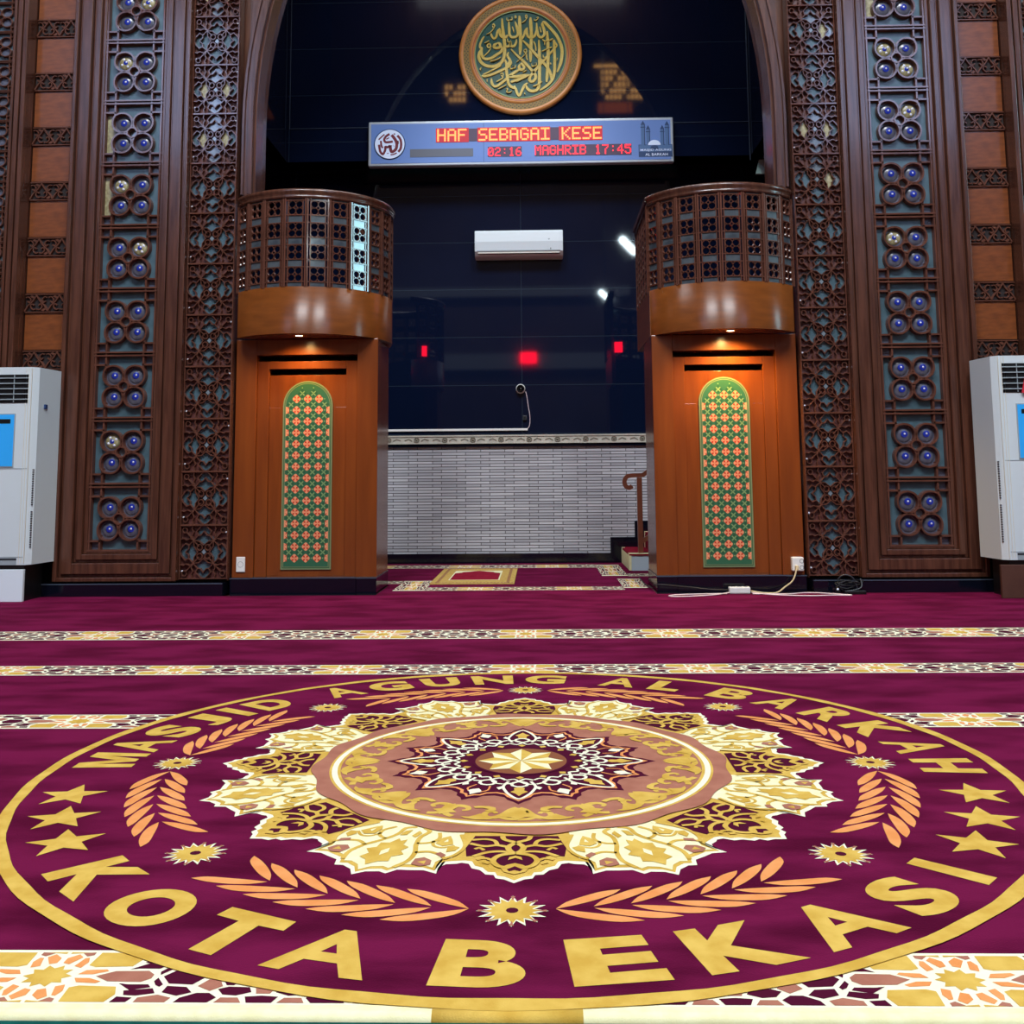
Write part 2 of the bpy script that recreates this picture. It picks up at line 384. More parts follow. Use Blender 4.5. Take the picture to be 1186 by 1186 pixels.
def petal_boss(kind=0):
    b = MB(); f = lambda u, v, w: (u, -w, v)
    prof = [(.062, 0), (.056, .008), (.04, .015), (.02, .019), (0, .020)]
    if kind == 0:
        b.lathe([(.066, 0), (.058, .008), (.042, .014), (.028, .017)], 'petal_glass', (0, 0, 0), 'y', 20)
        b.lathe([(.028, .017), (.016, .0195), (0, .0205)], 'blue_glass', (.004, 0, .004), 'y', 16)
    else:
        b.lathe(prof, 'gilt_glass', (0, 0, 0), 'y', 20)
        for k in range(4):
            a = k*PI/2 + .5; b.lathe([(.013, .014), (.006, .021), (0, .022)], 'pearl', (.036*math.cos(a), 0, .036*math.sin(a)), 'y', 8)
        b.lathe([(.02, .0195), (.01, .022), (0, .0225)], 'blue_glass', (0, 0, 0), 'y', 12)
    b.lathe([(.009, .019), (.006, .024), (0, .025)], 'pearl', (.006, 0, .006), 'y', 8)
    return b
def lattice_tile(variant=0):
    W2, H2 = .20, .2215
    b = MB(); f = lambda u, v, w: (u*W2, -w, v*H2); g = lambda pts: pts
    rw, rh = .075, .034
    fr = lambda u, v, w: (u*W2, -w, v*H2)
    b.box(-W2, W2, 0, .04, -H2, H2, 'back_wood')
    rot = [lambda p: p, lambda p: (p[1], -p[0]), lambda p: (-p[0], -p[1]), lambda p: (-p[1], p[0])]
    gl = ['teal_glass']*4; lf = ['teal_glass']*4
    if variant == 1: gl = ['gilt_glass' if i in (1, 3) else 'grey_glass' for i in range(4)]; lf = ['grey_glass', 'teal_glass', 'grey_glass', 'teal_glass']
    if variant == 2: gl = ['grey_glass', 'gilt_glass', 'teal_glass', 'teal_glass']; lf = ['grey_glass', 'grey_glass', 'teal_glass', 'teal_glass']
    def ribn(pts, w=.0115, h=rh, closed=False):
        b.rib([(x*W2, y*H2) for x, y in pts], w, h, 'rib_wood', lambda u, v, ww: (u, -ww, v), closed=closed)
    for i, r in enumerate(rot):
        cap = [(-.46, .44), (-.26, .62), (-.12, .62), (0, .76), (.12, .62), (.26, .62), (.46, .44), (.25, .40), (.1, .32), (0, .25), (-.1, .32), (-.25, .40)]
        b.prism([[r(p) for p in cap]], f, 0, .006, gl[i])
        leaf = [(-.24, .64), (-.26, .76), (-.12, .92), (0, .97), (.12, .92), (.26, .76), (.24, .64), (.12, .68), (0, .80), (-.12, .68)]
        b.prism([[r(p) for p in leaf]], f, 0, .004, lf[i])
        ribn([r(p) for p in [(-.42, .42), (-.24, .61), (-.12, .62), (0, .76), (.12, .62), (.24, .61), (.42, .42)]])
        ribn([r(p) for p in [(-.24, .61), (-.31, .76), (-.14, .93), (0, .99), (.14, .93), (.31, .76), (.24, .61)]])
        ribn([r(p) for p in [(-.42, .42), (-.2, .40), (-.1, .32), (0, .25), (.1, .32), (.2, .40), (.42, .42)]], .011)
        # corner: diagonal, small ring and side curls
        ribn([r(p) for p in [(.2, .2), (.42, .42), (.72, .72)]])
        ribn([r(p) for p in circ(.80, .80, .10, 10)], .010, .028, True)
        ribn([r(p) for p in [(.42, .42), (.50, .58), (.44, .72), (.50, .84), (.46, 1.0)]], .0105)
        ribn([r(p) for p in [(.42, .42), (.58, .50), (.72, .44), (.84, .50), (1.0, .46)]], .0105)
        ribn([r(p) for p in circ(.165, .165, .11, 14)], .0115, .03, True)
        q = r((.90, .72)); b.lathe([(.009, .012), (.006, .022), (0, .024)], 'pearl', (q[0]*W2, 0, q[1]*H2), 'y', 8) if i in (0, 2) else None
    b.prism([[(0, .1), (.1, 0), (0, -.1), (-.1, 0)]], f, 0, .02, 'grey_glass')
    ribn([(-.99, -1), (-.99, 1)], .014, .036); ribn([(.99, -1), (.99, 1)], .014, .036)
    ribn([(-1, .985), (1, .985)], .016, .04); ribn([(-1, -.985), (1, -.985)], .012, .034)
    return b
ct_plain = clover_tile().build('clover_tile'); me_ct = [ct_plain.data]
for k in range(2):
    o = clover_tile(glass=('teal_glass', 'gilt_glass' if k else 'teal_glass', 0, 0), side='gilt_glass').build('clover_tile'); me_ct.append(o.data); bpy.data.objects.remove(o)
bpy.data.objects.remove(ct_plain)
me_boss = []
for k in (0, 1):
    o = petal_boss(k).build('glass_petal'); me_boss.append(o.data); bpy.data.objects.remove(o)
me_lt = []
for k in (0, 1, 2):
    o = lattice_tile(k).build('lattice_tile'); me_lt.append(o.data); bpy.data.objects.remove(o)
BANDS = [(0, .035, .10), (.035, .06, .06), (.06, .15, .085), (.15, .175, .045), (.175, .222, .065), (.222, .256, .03)]
near = {-1: 'air conditioner on the white plinth', 1: 'air conditioner on the brown plinth'}
gilt = {-1: {(1, 1), (4, 0), (7, 1), (5, 1), (8, 0), (9, 2)}, 1: {(7, 1), (7, 3), (6, 0), (4, 1), (8, 0)}}
for s in (-1, 1):
    xm = X0 + s*3.32
    t = thing('carved_panel', 'wood panel of blue glass clover tiles next to the '+near[s], 'wall panel', (X0+s*3.315, 8.48, .115), 'clover panels')
    b = MB(); frame_bands(b, -.515, .515, 0, 6.01, BANDS, 0, 'dark_wood'); b.build('frame', t, bevel=.006)
    for k in range(10):
        var = 0
        if (s, k) in ((-1, 6), (1, 8), (-1, 5)): var = 1
        if (s, k) in ((1, 9),): var = 2
        tile = link('clover_tile', me_ct[var], t, (0, .02, .233 + TH*(k+.5)))
        for q in range(4):
            an = PI/4 + q*PI/2
            link('glass_petal', me_boss[1 if (k, q) in gilt[s] else 0], tile, (.128*math.cos(an), -.008, .128*math.sin(an)))
    # arabesque column beside the niche
    t = thing('lattice_panel', 'narrow column of square arabesque tiles beside the pulpit '+('with a single socket' if s < 0 else 'in front of the stair'), 'wall panel', (X0+s*2.595, 8.48, .115), 'lattice columns')
    b = MB()
    for q in (-1, 1): b.box(*sorted((q*.198, q*.204)), -.02, .10, 0, 6.2, 'rib_wood')
    b.build('frame', t)
    for k in range(13):
        var = 0
        if (s, k) in ((-1, 11), (-1, 8), (-1, 9), (1, 8)): var = 1
        if (s, k) in ((1, 10), (1, 11), (1, 7)): var = 2
        link('lattice_tile', me_lt[var], t, (0, 0, .012 + .443*(k+.5)))
    # recessed strip of plain squares and carved bands
    t = thing('plank_panel', 'recessed strip of brown squares and carved bands above the '+near[s], 'wall panel', (X0+s*4.035, 8.55, .104), 'recessed strips')
    b = MB(); b.box(-.2, .2, 0, .045, 0, 6.2, 'slot'); b.build('backing_board', t)
    if s == -1:
        b = MB(); b.box(-.2, .2, -.006, 0, 0, .318, 'board_wood'); o = b.build('wood_square', t, (0, 0, 0), .004); sq = o.data; bpy.data.objects.remove(o)
        b = MB(); f = lambda u, v, w: (u, -w, v)
        b.box(-.2, .2, -.004, 0, -.085, .085, 'slot')
        for z in (-.078, .078): b.rib([(-.2, z), (.2, z)], .016, .022, 'rib_wood', f)
        for k in range(-1, 3):
            c = k*.10-.05; e = 1 if k % 2 else -1
            b.rib(smooth([(c-.05, -.07*e), (c-.02, -.02*e), (c+.02, .02*e), (c+.05, .07*e)], 4), .018, .026, 'rib_wood', f)
            b.rib(smooth([(c-.045, .05*e), (c-.02, .055*e), (c, .03*e), (c-.012, .005*e), (c-.03, .02*e)], 4), .015, .024, 'rib_wood', f)
            b.rib(smooth([(c+.045, -.05*e), (c+.02, -.055*e), (c, -.03*e), (c+.012, -.005*e), (c+.03, -.02*e)], 4), .015, .024, 'rib_wood', f)
            b.prism([[(c-.01, .06*e), (c+.02, .04*e), (c+.035, .055*e), (c+.01, .07*e)]], f, 0, .02, 'rib_wood')
        o = b.build('carved_band'); cb_ = o.data; bpy.data.objects.remove(o)
    for k in range(12):
        link('carved_band', cb_, t, (0, 0, 4.958 - .104 - .497*(k-2) + 0.0)) if 4.958 - .497*(k-2) > .3 else None
        z = 4.958 - .104 - .497*(k-2) - .085 - .32
        if z > 0: link('wood_square', sq, t, (0, 0, z))
    # outermost column of small clovers
    t = thing('small_clover_panel', 'outermost column of small clover tiles above the '+near[s], 'wall panel', (X0+s*4.825, 8.48, .115), 'small clover columns')
    b = MB(); frame_bands(b, -.58, .58, 0, 6.2, [(0, .04, .10), (.04, .06, .06), (.06, .10, .085), (.10, .125, .045), (.125, .15, .06)], 0, 'dark_wood'); b.build('frame', t, bevel=.005)
    for k in range(21):
        for j in (-1, 0, 1):
            o = link('clover_tile', me_ct[0], t, (j*.29, .02, .165 + .272*(k+.5))); o.scale = (.555, .6, .49)

# ------------------------------------------------------------------ pulpits with round balconies
RB = .69
def cyl(u, v, w): return (u, -(RB-.004+w), v)          # each screen is a flat facet
b = MB(); PW = 2*RB*math.tan(R(7.65))
for q in (-1, 1):
    b.rib([(q*(PW/2-.008), 0), (q*(PW/2-.008), .75)], .018, .03, 'rib_wood', cyl, -.015, back=True, top=.7)
    b.rib([(q*.062, 0), (q*.062, .75)], .011, .022, 'rib_wood', cyl, -.011, back=True, top=.7)
for k in range(4):
    zc = .105 + .1875*k
    for z in (zc-.062, zc+.062): b.rib([(-PW/2, z), (0, z), (PW/2, z)], .011, .022, 'rib_wood', cyl, -.011, back=True, top=.7)
    for a in range(4):
        an = PI/4 + a*PI/2; b.rib(circ(.042*math.cos(an), zc+.042*math.sin(an), .0300, 14), .0085, .018, 'rib_wood', cyl, -.009, closed=True, back=True)
    b.rib(circ(0, zc, .013, 10), .008, .02, 'rib_wood', cyl, -.009, closed=True, back=True)
    # wooden web around the four petals
    hole = []
    for a in range(4):
        an = PI/4 + a*PI/2; cx, cz = .0375*math.cos(an), zc + .0375*math.sin(an)
    for sx in (-1, 1):
        b.prism([[(sx*.062, zc-.062), (sx*.062, zc+.062), (sx*.056, zc+.062), (sx*.060, zc+.03), (sx*.054, zc), (sx*.060, zc-.03), (sx*.056, zc-.062)]], cyl, -.003, .003, 'rib_wood', cap0=True)
    za, zb_ = zc+.062, min(zc+.1255, .75)
    b.prism([[(-.062, za), (.062, za), (.062, zb_), (-.062, zb_)]], cyl, -.003, .003, 'pane_glass', cap0=True)
b.prism([[(-.062, 0), (.062, 0), (.062, .043), (-.062, .043)]], cyl, -.003, .003, 'pane_glass', cap0=True)
o = b.build('lattice_screen'); me_screen = o.data; bpy.data.objects.remove(o)

def tile_inlay():
    b = MB(); f = lambda u, v, w: (u, -w, v); HW = .212; Z0, Z1 = .19, 1.775; zs = Z1-HW
    def arch(k): return [(-HW+k, Z0+k), (HW-k, Z0+k)] + [((HW-k)*math.cos(a*PI/20), zs+(HW-k)*math.sin(a*PI/20)) for a in range(21)]
    b.prism([arch(0)], f, 0, .012, 'tile_edge'); b.prism([arch(.012)], f, .012, .0135, 'tile_dark'); b.prism([arch(.018)], f, .0135, .0142, 'tile_edge'); b.prism([arch(.024)], f, .0142, .015, 'tile_green')
    P = .0955; inside = lambda x, z: abs(x) < .186 and z > Z0+.03 and (z < zs or math.hypot(x, z-zs) < .182)
    def poly(pts, h, m):
        if len(pts) > 2: b.flat(pts, f, h, m)
    for r in range(17):
        z = zs + .058 + P - P*r
        for c in range(-2, 3):
            x = c*P
            if abs(c) == 2:
                if z > zs: continue
                if z < Z0+.05: continue
                sg = 1 if c > 0 else -1
                poly([(sg*.186, z-.031)] + [(sg*(.191-.033*math.sin(t*PI/8)), z-.032*math.cos(t*PI/8)) for t in range(9)] + [(sg*.186, z+.031)], .016, 'tile_pink')
                poly([(sg*.180, z+.004), (sg*.163, z+.028), (sg*.156, z+.02)], .0165, 'tile_red'); poly([(sg*.180, z-.004), (sg*.163, z-.028), (sg*.156, z-.02)], .0165, 'tile_red')
            elif inside(x, z+.034) and inside(x*1.3, z):
                poly([(x+(.031+.004*math.cos(4*t*2*PI/32))*math.cos(t*2*PI/32), z+(.031+.004*math.cos(4*t*2*PI/32))*math.sin(t*2*PI/32)) for t in range(32)], .016, 'tile_pink')
                for a in range(4):
                    an = PI/4+a*PI/2; ca, sa = math.cos(an), math.sin(an)
                    poly([(x+.004*ca, z+.004*sa), (x+.022*ca-.009*sa, z+.022*sa+.009*ca), (x+.031*ca, z+.031*sa), (x+.022*ca+.009*sa, z+.022*sa-.009*ca)], .0168, 'tile_red')
            for (dx, dz) in ((.5, .5),):
                xx, zz = x+dx*P, z+dz*P
                if inside(xx, zz+.02) and inside(xx, zz-.02):
                    for a in range(2):
                        an = PI/4+a*PI/2; b.stroke([(xx-.026*math.cos(an), zz-.026*math.sin(an)), (xx+.026*math.cos(an), zz+.026*math.sin(an))], .008, f, .016, 'tile_pale')
                    for a in range(4):
                        an = a*PI/2; q = (xx+.026*math.cos(an), zz+.026*math.sin(an))
                        if inside(*q): poly(circ(q[0], q[1], .010, 8), .0162, 'tile_dark')
            if inside(x+P/2, z) and inside(x+P/2, z+.01): poly(circ(x+P/2, z, .006, 6), .0163, 'tile_pale')
    return b
def pulpit(s, label, flat=False):
    xc = X0 + s*1.765
    t = thing('pulpit', label, 'pulpit', (xc, 8.5, 0), 'balcony pulpits')
    i = -s                                            # towards the niche
    H = 2.128
    def bx(b, u0, u1, y0, y1, z0, z1, m): b.box(*sorted((i*u0, i*u1)), y0, y1, z0, z1, m)
    b = MB()                                          # carcass and outer frame
    bx(b, -.605, -.43, 0, .62, .13, H, 'pulpit_wood'); bx(b, .43, .605, 0, .62, .13, H, 'pulpit_wood')
    bx(b, -.43, .43, 0, .3, 1.995, H, 'pulpit_wood'); bx(b, -.43, .43, .30, .62, .13, H, 'slot')
    b.build('carcass', t, bevel=.004)
    b = MB()                                          # second frame, open slot above it
    bx(b, -.43, -.33, .035, .30, .13, 1.945, 'pulpit_wood'); bx(b, .33, .43, .035, .30, .13, 1.945, 'pulpit_wood'); bx(b, -.33, .33, .035, .30, 1.878, 1.945, 'pulpit_wood')
    b.build('inner_frame', t, bevel=.004)
    b = MB(); bx(b, -.33, .33, .065, .30, .13, 1.828, 'pulpit_wood')
    for q in (-1, 1):                                 # joints of the door leaf
        bx(b, *sorted((q*.236, q*.33)), .0635, .066, .14, 1.55, 'pulpit_wood')
    d = b.build('door_panel', t, bevel=.003)
    tile_inlay().build('tile_inlay', d, (0, .066, 0))
    b = MB(); bx(b, -.61, .61, -.035, .62, -.014, .122, 'skirting'); bx(b, -.44, .44, -.055, -.03, -.014, .126, 'skirting'); bx(b, -.612, .612, -.04, .62, .122, .130, 'granite_edge')
    bx(b, -.44, .44, -.06, -.03, .126, .134, 'granite_edge')
    b.build('plinth', t)
    # balcony
    ax = (i*-.035, .35, 0); a0, a1 = R(-50), R(66 if flat else 152)
    lo, hi = (a0, a1) if i > 0 else (-a1, -a0)
    b = MB(); b.lathe([(RB+.012, 2.13), (RB+.012, 2.52), (RB-.05, 2.52), (RB-.05, 2.13), (RB+.012, 2.13)], 'band_wood', ax, 'z', 48, True, lo, hi)
    if flat: bx(b, .555, .607, .06, 1.16, 2.13, 2.52, 'band_wood')
    b.build('balcony_band', t)
    arc = [(ax[0]+RB*math.sin(lo+(hi-lo)*k/40), ax[1]-RB*math.cos(lo+(hi-lo)*k/40)) for k in range(41)]
    if flat: arc = [(i*.56, 1.16)] + arc
    b = MB(); b.prism([arc], FL, 2.16, 2.132, 'pulpit_wood', cap0=True); b.build('soffit', t)
    b = MB(); b.prism([[(x*.97+ax[0]*.03, y*.97+ax[1]*.03) for x, y in arc]], FL, 2.46, 2.50, 'dark_wood', cap0=True); b.build('balcony_floor', t)
    prof = [(RB-.03, 3.265), (RB+.018, 3.265), (RB+.022, 3.285), (RB+.012, 3.295), (RB+.030, 3.31), (RB+.034, 3.33), (RB+.022, 3.345), (RB-.02, 3.345), (RB-.036, 3.33), (RB-.03, 3.265)]
    b = MB(); b.lathe(prof, 'dark_wood', ax, 'z', 48, True, lo, hi)
    if flat:
        for u0, u1, z0, z1 in ((.565, .613, 3.265, 3.29), (.565, .606, 3.29, 3.30), (.56, .627, 3.30, 3.345)): bx(b, u0, u1, .06, 1.17, z0, z1, 'dark_wood')
    b.build('hand_rail', t)
    if flat:
        for k in range(6): link('lattice_screen', me_screen, t, (i*(.596-RB), .165+.1835*k, 2.518), rot=(0, 0, i*PI/2))
    for k in range(8 if flat else 13):
        ph = R(-53.55 + 15.3*(k+.5)); link('lattice_screen', me_screen, t, (ax[0], ax[1], 2.518), rot=(0, 0, ph if i > 0 else -ph))
    lx, ly = i*(-.02), -.22
    b = MB(); b.lathe([(.03, 2.132), (.045, 2.124), (.05, 2.131)], 'chrome', (lx, ly, 0), 'z', 20); b.lathe([(0, 2.127), (.03, 2.127)], 'warm_lamp', (lx, ly, 0), 'z', 16)
    b.build('downlight', t)
    return t, (xc+lx, 8.5+ly)
pl, lampL = pulpit(-1, 'wooden pulpit with round lattice balcony and green tiled door, single socket on its front')
pr, lampR = pulpit(1, 'wooden pulpit with round lattice balcony and green tiled door, in front of the stair', flat=True)
# ------------------------------------------------------------------ things in the niche
# calligraphy roundel; strokes traced in a 1186-wide study of it, centre (597,420), 7.188 units per image pixel
t = thing('calligraphy_roundel', 'round wooden medallion with gold calligraphy on green above the message board', 'wall medallion', (-.15, YU-.003, 5.69))
KS = 11.0/9.8; k_ = .62*KS/512
def CF(u, v, w): return ((u-597)*k_, -w, (420-v)*k_)
b = MB(); b.lathe([(.62*KS, 0), (.62*KS, .03), (.61*KS, .042), (.585*KS, .045), (.575*KS, .038)], 'disc_wood', (0,0,0), 'y', 72)
b.lathe([(q*KS, h) for q, h in [(.515, .038), (.505, .046), (.475, .046), (.468, .036), (.462, .036), (.455, .04)]], 'disc_wood', (0,0,0), 'y', 72)
b.lathe([(.487*KS, .0465), (.481*KS, .0465)], 'red_line', (0,0,0), 'y', 72)
b.lathe([(.462*KS, .042), (.452*KS, .042)], 'tile_pale', (0,0,0), 'y', 72)
b.build('rim', t)
b = MB(); b.lathe([(.577*KS, .036), (.513*KS, .036)], 'disc_gold', (0,0,0), 'y', 96)
for k in range(84):
    for j, r in ((0, .530), (1, .545), (0, .560)):
        r *= KS; a = 2*PI*(k+.5*j)/84; ca, sa = math.cos(a), math.sin(a); h1, h2 = .0075, .010
        b.flat([(r*ca+h1*ca, r*sa+h1*sa), (r*ca-h2*sa, r*sa+h2*ca), (r*ca-h1*ca, r*sa-h1*sa), (r*ca+h2*sa, r*sa-h2*ca)], XZ, .038, 'disc_dark')
b.build('patterned_band', t)
b = MB(); b.lathe([(.46*KS, .03), (0, .03)], 'disc_green', (0,0,0), 'y', 64); b.build('green_field', t)
# (points, width, tapered)
S = [
 ([(592,85),(594,150),(598,240),(600,300),(598,360),(594,425)],24), ([(684,100),(686,160),(690,240),(688,310),(684,400),(680,490)],24),
 ([(447,105),(450,170),(458,250),(466,320),(466,400),(455,460),(425,500),(370,520),(310,512),(268,480),(252,440),(258,395),(272,370)],24),
 ([(735,150),(738,210),(748,262),(776,275),(800,250),(796,210),(782,165),(785,148)],20), ([(785,148),(800,146),(850,200),(900,265),(930,330),(944,390),(940,460),(925,520),(900,580)],24),
 ([(660,190),(640,215),(625,265),(608,290)],16), ([(655,190),(652,235),(668,272),(700,275),(725,250),(736,200)],20),
 ([(503,135),(506,200),(510,250),(530,270),(565,265),(580,235),(568,175),(555,135)],20), ([(432,195),(410,215),(398,262),(380,280),(362,262),(352,230)],17),
 ([(425,190),(428,235),(440,262),(470,272),(495,250)],20),
 # second level
 ([(405,320),(382,335),(380,355),(405,362),(430,350),(425,325),(405,318)],22), ([(445,350),(440,390),(400,420),(350,450),(310,455),(285,440),(272,400),(280,355)],22),
 ([(298,258),(278,290),(262,330),(265,360),(280,352)],15), ([(340,320),(322,335),(330,355),(350,350),(346,330),(336,318)],12), ([(352,365),(330,395),(295,430)],9),
 ([(460,330),(480,350),(505,345),(515,315),(520,345),(545,348),(562,320),(566,290)],19),
 ([(520,375),(570,430),(630,490),(690,560),(715,590),(722,625),(700,655),(672,648),(680,610),(720,560),(770,500),(850,410),(905,350)],22),
 ([(618,300),(670,355),(730,430),(790,500),(830,555),(850,610),(852,650)],22), ([(905,350),(880,320),(880,300)],20),
 ([(822,225),(826,320),(828,420),(824,520),(818,600),(812,665)],24), ([(876,300),(880,400),(882,500),(878,580),(862,640),(820,690),(755,735)],22),
 ([(752,300),(756,400),(756,500),(754,600),(750,690),(730,730),(690,740),(655,720),(640,685)],24),
 ([(655,670),(630,690),(605,740),(588,775),(570,760),(558,725),(545,690)],20),
 # third level: the long tail and the round words
 ([(500,400),(490,430),(510,470),(515,500),(490,530),(430,560),(360,590),(300,605),(275,598)],20), ([(440,515),(380,545),(320,575),(285,590)],11),
 ([(515,460),(500,500),(480,540),(488,620),(500,680),(530,705),(560,715)],22), ([(470,465),(480,500),(482,540)],18),
 ([(600,505),(585,525),(590,550),(615,552),(628,535),(610,505),(596,502)],20), ([(590,552),(550,575),(520,595),(508,610),(560,612),(620,605),(672,600)],22), ([(672,600),(600,630),(540,650),(515,660)],20),
 ([(355,625),(360,670),(385,695),(420,680),(470,640),(488,620)],20), ([(395,655),(440,630),(455,610)],10), ([(430,590),(445,580),(455,595),(445,608),(432,598)],8),
 # small marks
 ([(487,100),(490,125),(510,118),(512,100),(514,118),(530,118),(530,95)],8), ([(553,95),(560,85),(566,97),(558,105),(553,95)],8), ([(640,85),(652,82),(656,100),(645,105),(640,90)],7), ([(655,105),(640,130),(612,150)],7),
 ([(715,115),(720,130),(740,122),(748,105),(735,108)],7), ([(365,165),(378,155),(386,170),(375,185),(365,170)],9), ([(380,190),(350,225),(315,245)],6), ([(760,185),(768,215),(770,235)],10), ([(532,180),(540,205),(545,230)],9),
 ([(708,310),(722,345),(728,395)],11), ([(780,295),(800,310),(840,305),(870,290)],10), ([(800,310),(800,345)],9), ([(775,400),(830,375),(860,365)],9), ([(627,385),(645,380),(650,400),(632,405),(626,388)],8), ([(648,410),(620,440),(565,490)],6), ([(650,415),(648,450),(658,475)],10),
 ([(690,505),(694,528),(712,522),(713,500),(716,522),(730,515),(728,495)],8), ([(512,525),(516,548),(536,540),(536,520),(540,540),(556,532),(554,512)],8), ([(490,285),(495,310),(505,312)],8), ([(560,660),(600,640),(655,615)],7), ([(700,700),(740,685),(775,660)],11), ([(785,430),(790,455),(800,450)],8), ([(845,500),(850,515)],10), ([(270,555),(262,545),(272,530)],8), ([(320,655),(320,630)],8),
 ([(410,720),(450,700),(480,685)],7), ([(475,715),(490,720),(480,745),(505,750),(525,738)],7), ([(628,755),(634,770)],10), ([(300,320),(340,300)],7), ([(345,480),(400,465),(435,445)],8), ([(905,460),(900,480)],9), ([(615,580),(650,560)],6)]
b = MB()
for si, (pts, w) in enumerate(S):
    p = smooth(pts, 5); n = len(p); tp = [min(1, .45+.9*min(i, n-1-i)/max(4, n*.22)) for i in range(n)]
    b.rib(p, w*1.22, .008 + .00022*si, 'callig', CF, .03, taper=tp, top=.8)
b.build('lettering', t)

# running-text display
t = thing('message_board', 'long blue message board with glowing red letters under the round medallion', 'led sign', (-.158, YU, 4.653))
b = MB(); b.box(-1.70, 1.70, -.09, 0, -.256, .256, 'sign_rim'); b.build('casing', t, bevel=.012)
b = MB(); b.box(-1.668, 1.668, -.094, -.088, -.226, .226, 'sign_blue'); b.box(-.411, -.407, -.0945, -.09, -.226, .226, 'sign_navy'); face = b.build('face', t)
F5 = {'A':'01110 10001 10001 11111 10001 10001 10001','B':'11110 10001 10001 11110 10001 10001 11110','E':'11111 10000 10000 11110 10000 10000 11111','F':'11111 10000 10000 11110 10000 10000 10000','G':'01110 10001 10000 10111 10001 10001 01110',
 'H':'10001 10001 10001 11111 10001 10001 10001','I':'11111 00100 00100 00100 00100 00100 11111','K':'10001 10010 10100 11000 10100 10010 10001','M':'10001 11011 10101 10101 10001 10001 10001','R':'11110 10001 10001 11110 10100 10010 10001','S':'01111 10000 10000 01110 00001 00001 11110',
 '0':'01110 10001 10011 10101 11001 10001 01110','1':'00100 01100 00100 00100 00100 00100 01110','2':'01110 10001 00001 00110 01000 10000 11111','4':'00010 00110 01010 10010 11111 00010 00010','5':'11111 10000 11110 00001 00001 10001 01110','6':'00110 01000 10000 11110 10001 10001 01110','7':'11111 00001 00010 00100 00100 00100 00100',':':'00000 00100 00000 00000 00100 00000 00000',' ':'00000 00000 00000 00000 00000 00000 00000'}
def matrix(b, txt, x0, x1, z0, z1, m, y):
    cw = (x1-x0)/len(txt); px = cw/6; pz = (z1-z0)/7
    for i, ch in enumerate(txt):
        for r, row in enumerate(F5[ch].split()):
            for c, v in enumerate(row):
                if v == '1':
                    x = x0+cw*i+px*c; z = z1-pz*(r+1); b.box(x+.04*px, x+.97*px, y-.004, y, z+.06*pz, z+.94*pz, m)
def sx_(px): return (px-603.5)/352*3.40
def sz_(py): return (167.5-py)/49*.472
b = MB()
for a, c in ((507, 543), (555, 637), (649, 697)): b.box(sx_(a)-.01, sx_(c)+.01, -.097, -.094, sz_(167), sz_(150), 'led_glow')  # glowing plates painted in as the red halo behind the letters
for a, c in ((543, 555), (637, 649)): b.box(sx_(a)+.01, sx_(c)-.01, -.097, -.094, sz_(166), sz_(151), 'led_off')
matrix(b, 'HAF SEBAGAI KESE', sx_(507.5), sx_(699), sz_(165.8), sz_(151.2), 'led', -.097)
b.build('scrolling_text', t, label='glowing orange red letters of the top line')
b = MB(); b.box(sx_(620), sx_(731), -.097, -.094, sz_(185), sz_(172), 'led_off'); b.box(sx_(566), sx_(605), -.097, -.094, sz_(185), sz_(173), 'led_off')
matrix(b, '02:16', sx_(566), sx_(606), sz_(184.5), sz_(174), 'led_small', -.097); matrix(b, 'MAGHRIB 17:45', sx_(620), sx_(732), sz_(183.8), sz_(172.5), 'led_small', -.097)
b.build('time_text', t, label='small red letters and times of the lower line')
b = MB(); b.box(sx_(476), sx_(549), -.097, -.094, sz_(184), sz_(174.5), 'sign_grey'); b.build('blank_matrix', t, label='grey unlit strip of the display')
b = MB(); EM = XZ
ec = (sx_(430+535*50/1186), 0, sz_(145+550*45/1067))
b.lathe([(.176, .094), (.176, .099), (0, .099)], 'sign_navy', ec, 'y', 40); b.lathe([(.166, .0995), (0, .0995)], 'sign_white', ec, 'y', 40)
EC2 = lambda L: [(sx_(430+u*50/1186), sz_(145+v*45/1067)) for u, v in L]
for pts, w in [([(740,310),(800,370),(840,460),(850,580),(830,690),(770,770)],46),([(585,290),(650,370),(710,470),(730,580),(700,700),(600,770),(560,700),(550,580)],56),([(530,260),(430,330),(385,420),(420,490),(520,490),(620,475)],44),
  ([(550,590),(470,640),(420,620),(410,720),(350,830),(280,760),(255,650),(240,560)],44),([(290,450),(310,600),(350,650)],36),([(390,270),(310,340),(230,420)],26),([(650,600),(648,606)],50),([(485,800),(488,820)],40),([(560,850),(640,840),(730,800)],26),([(440,410),(520,365)],22),([(760,450),(770,550)],26),([(650,250),(680,280)],26)]:
    b.stroke(smooth(EC2(pts), 4), w*1.45*50/1186/352*3.4, EM, .1005, 'emblem_red')
b.build('emblem', t, label='round white emblem with dark red calligraphy')
b = MB(); MX = lambda x: sx_(600+x*185/1186); MZ = lambda y: sz_(135+y*65/417)
def bb(x0, x1, y0, y1, m, d): b.box(MX(x0), MX(x1), -.095-d, -.094, MZ(y1), MZ(y0), m)
bb(892, 1140, 246, 340, 'sign_navy', .0); bb(896, 1135, 250, 300, 'sign_mid', .001)
for x0, x1, y in ((912, 942, 95), (950, 978, 130), (1054, 1082, 130), (1088, 1118, 100)):
    bb(x0, x1, y, 252, 'sign_mid', .001); bb(x1-7, x1, y, 252, 'sign_navy', .0015); bb(x0-3, x1+3, y+15, y+22, 'sign_navy', .002)
    b.prism([[(MX(x0-2), MZ(y)), (MX(x1+2), MZ(y)), (MX((x0+x1)/2), MZ(y-32))]], XZ, .094, .0962, 'sign_navy')
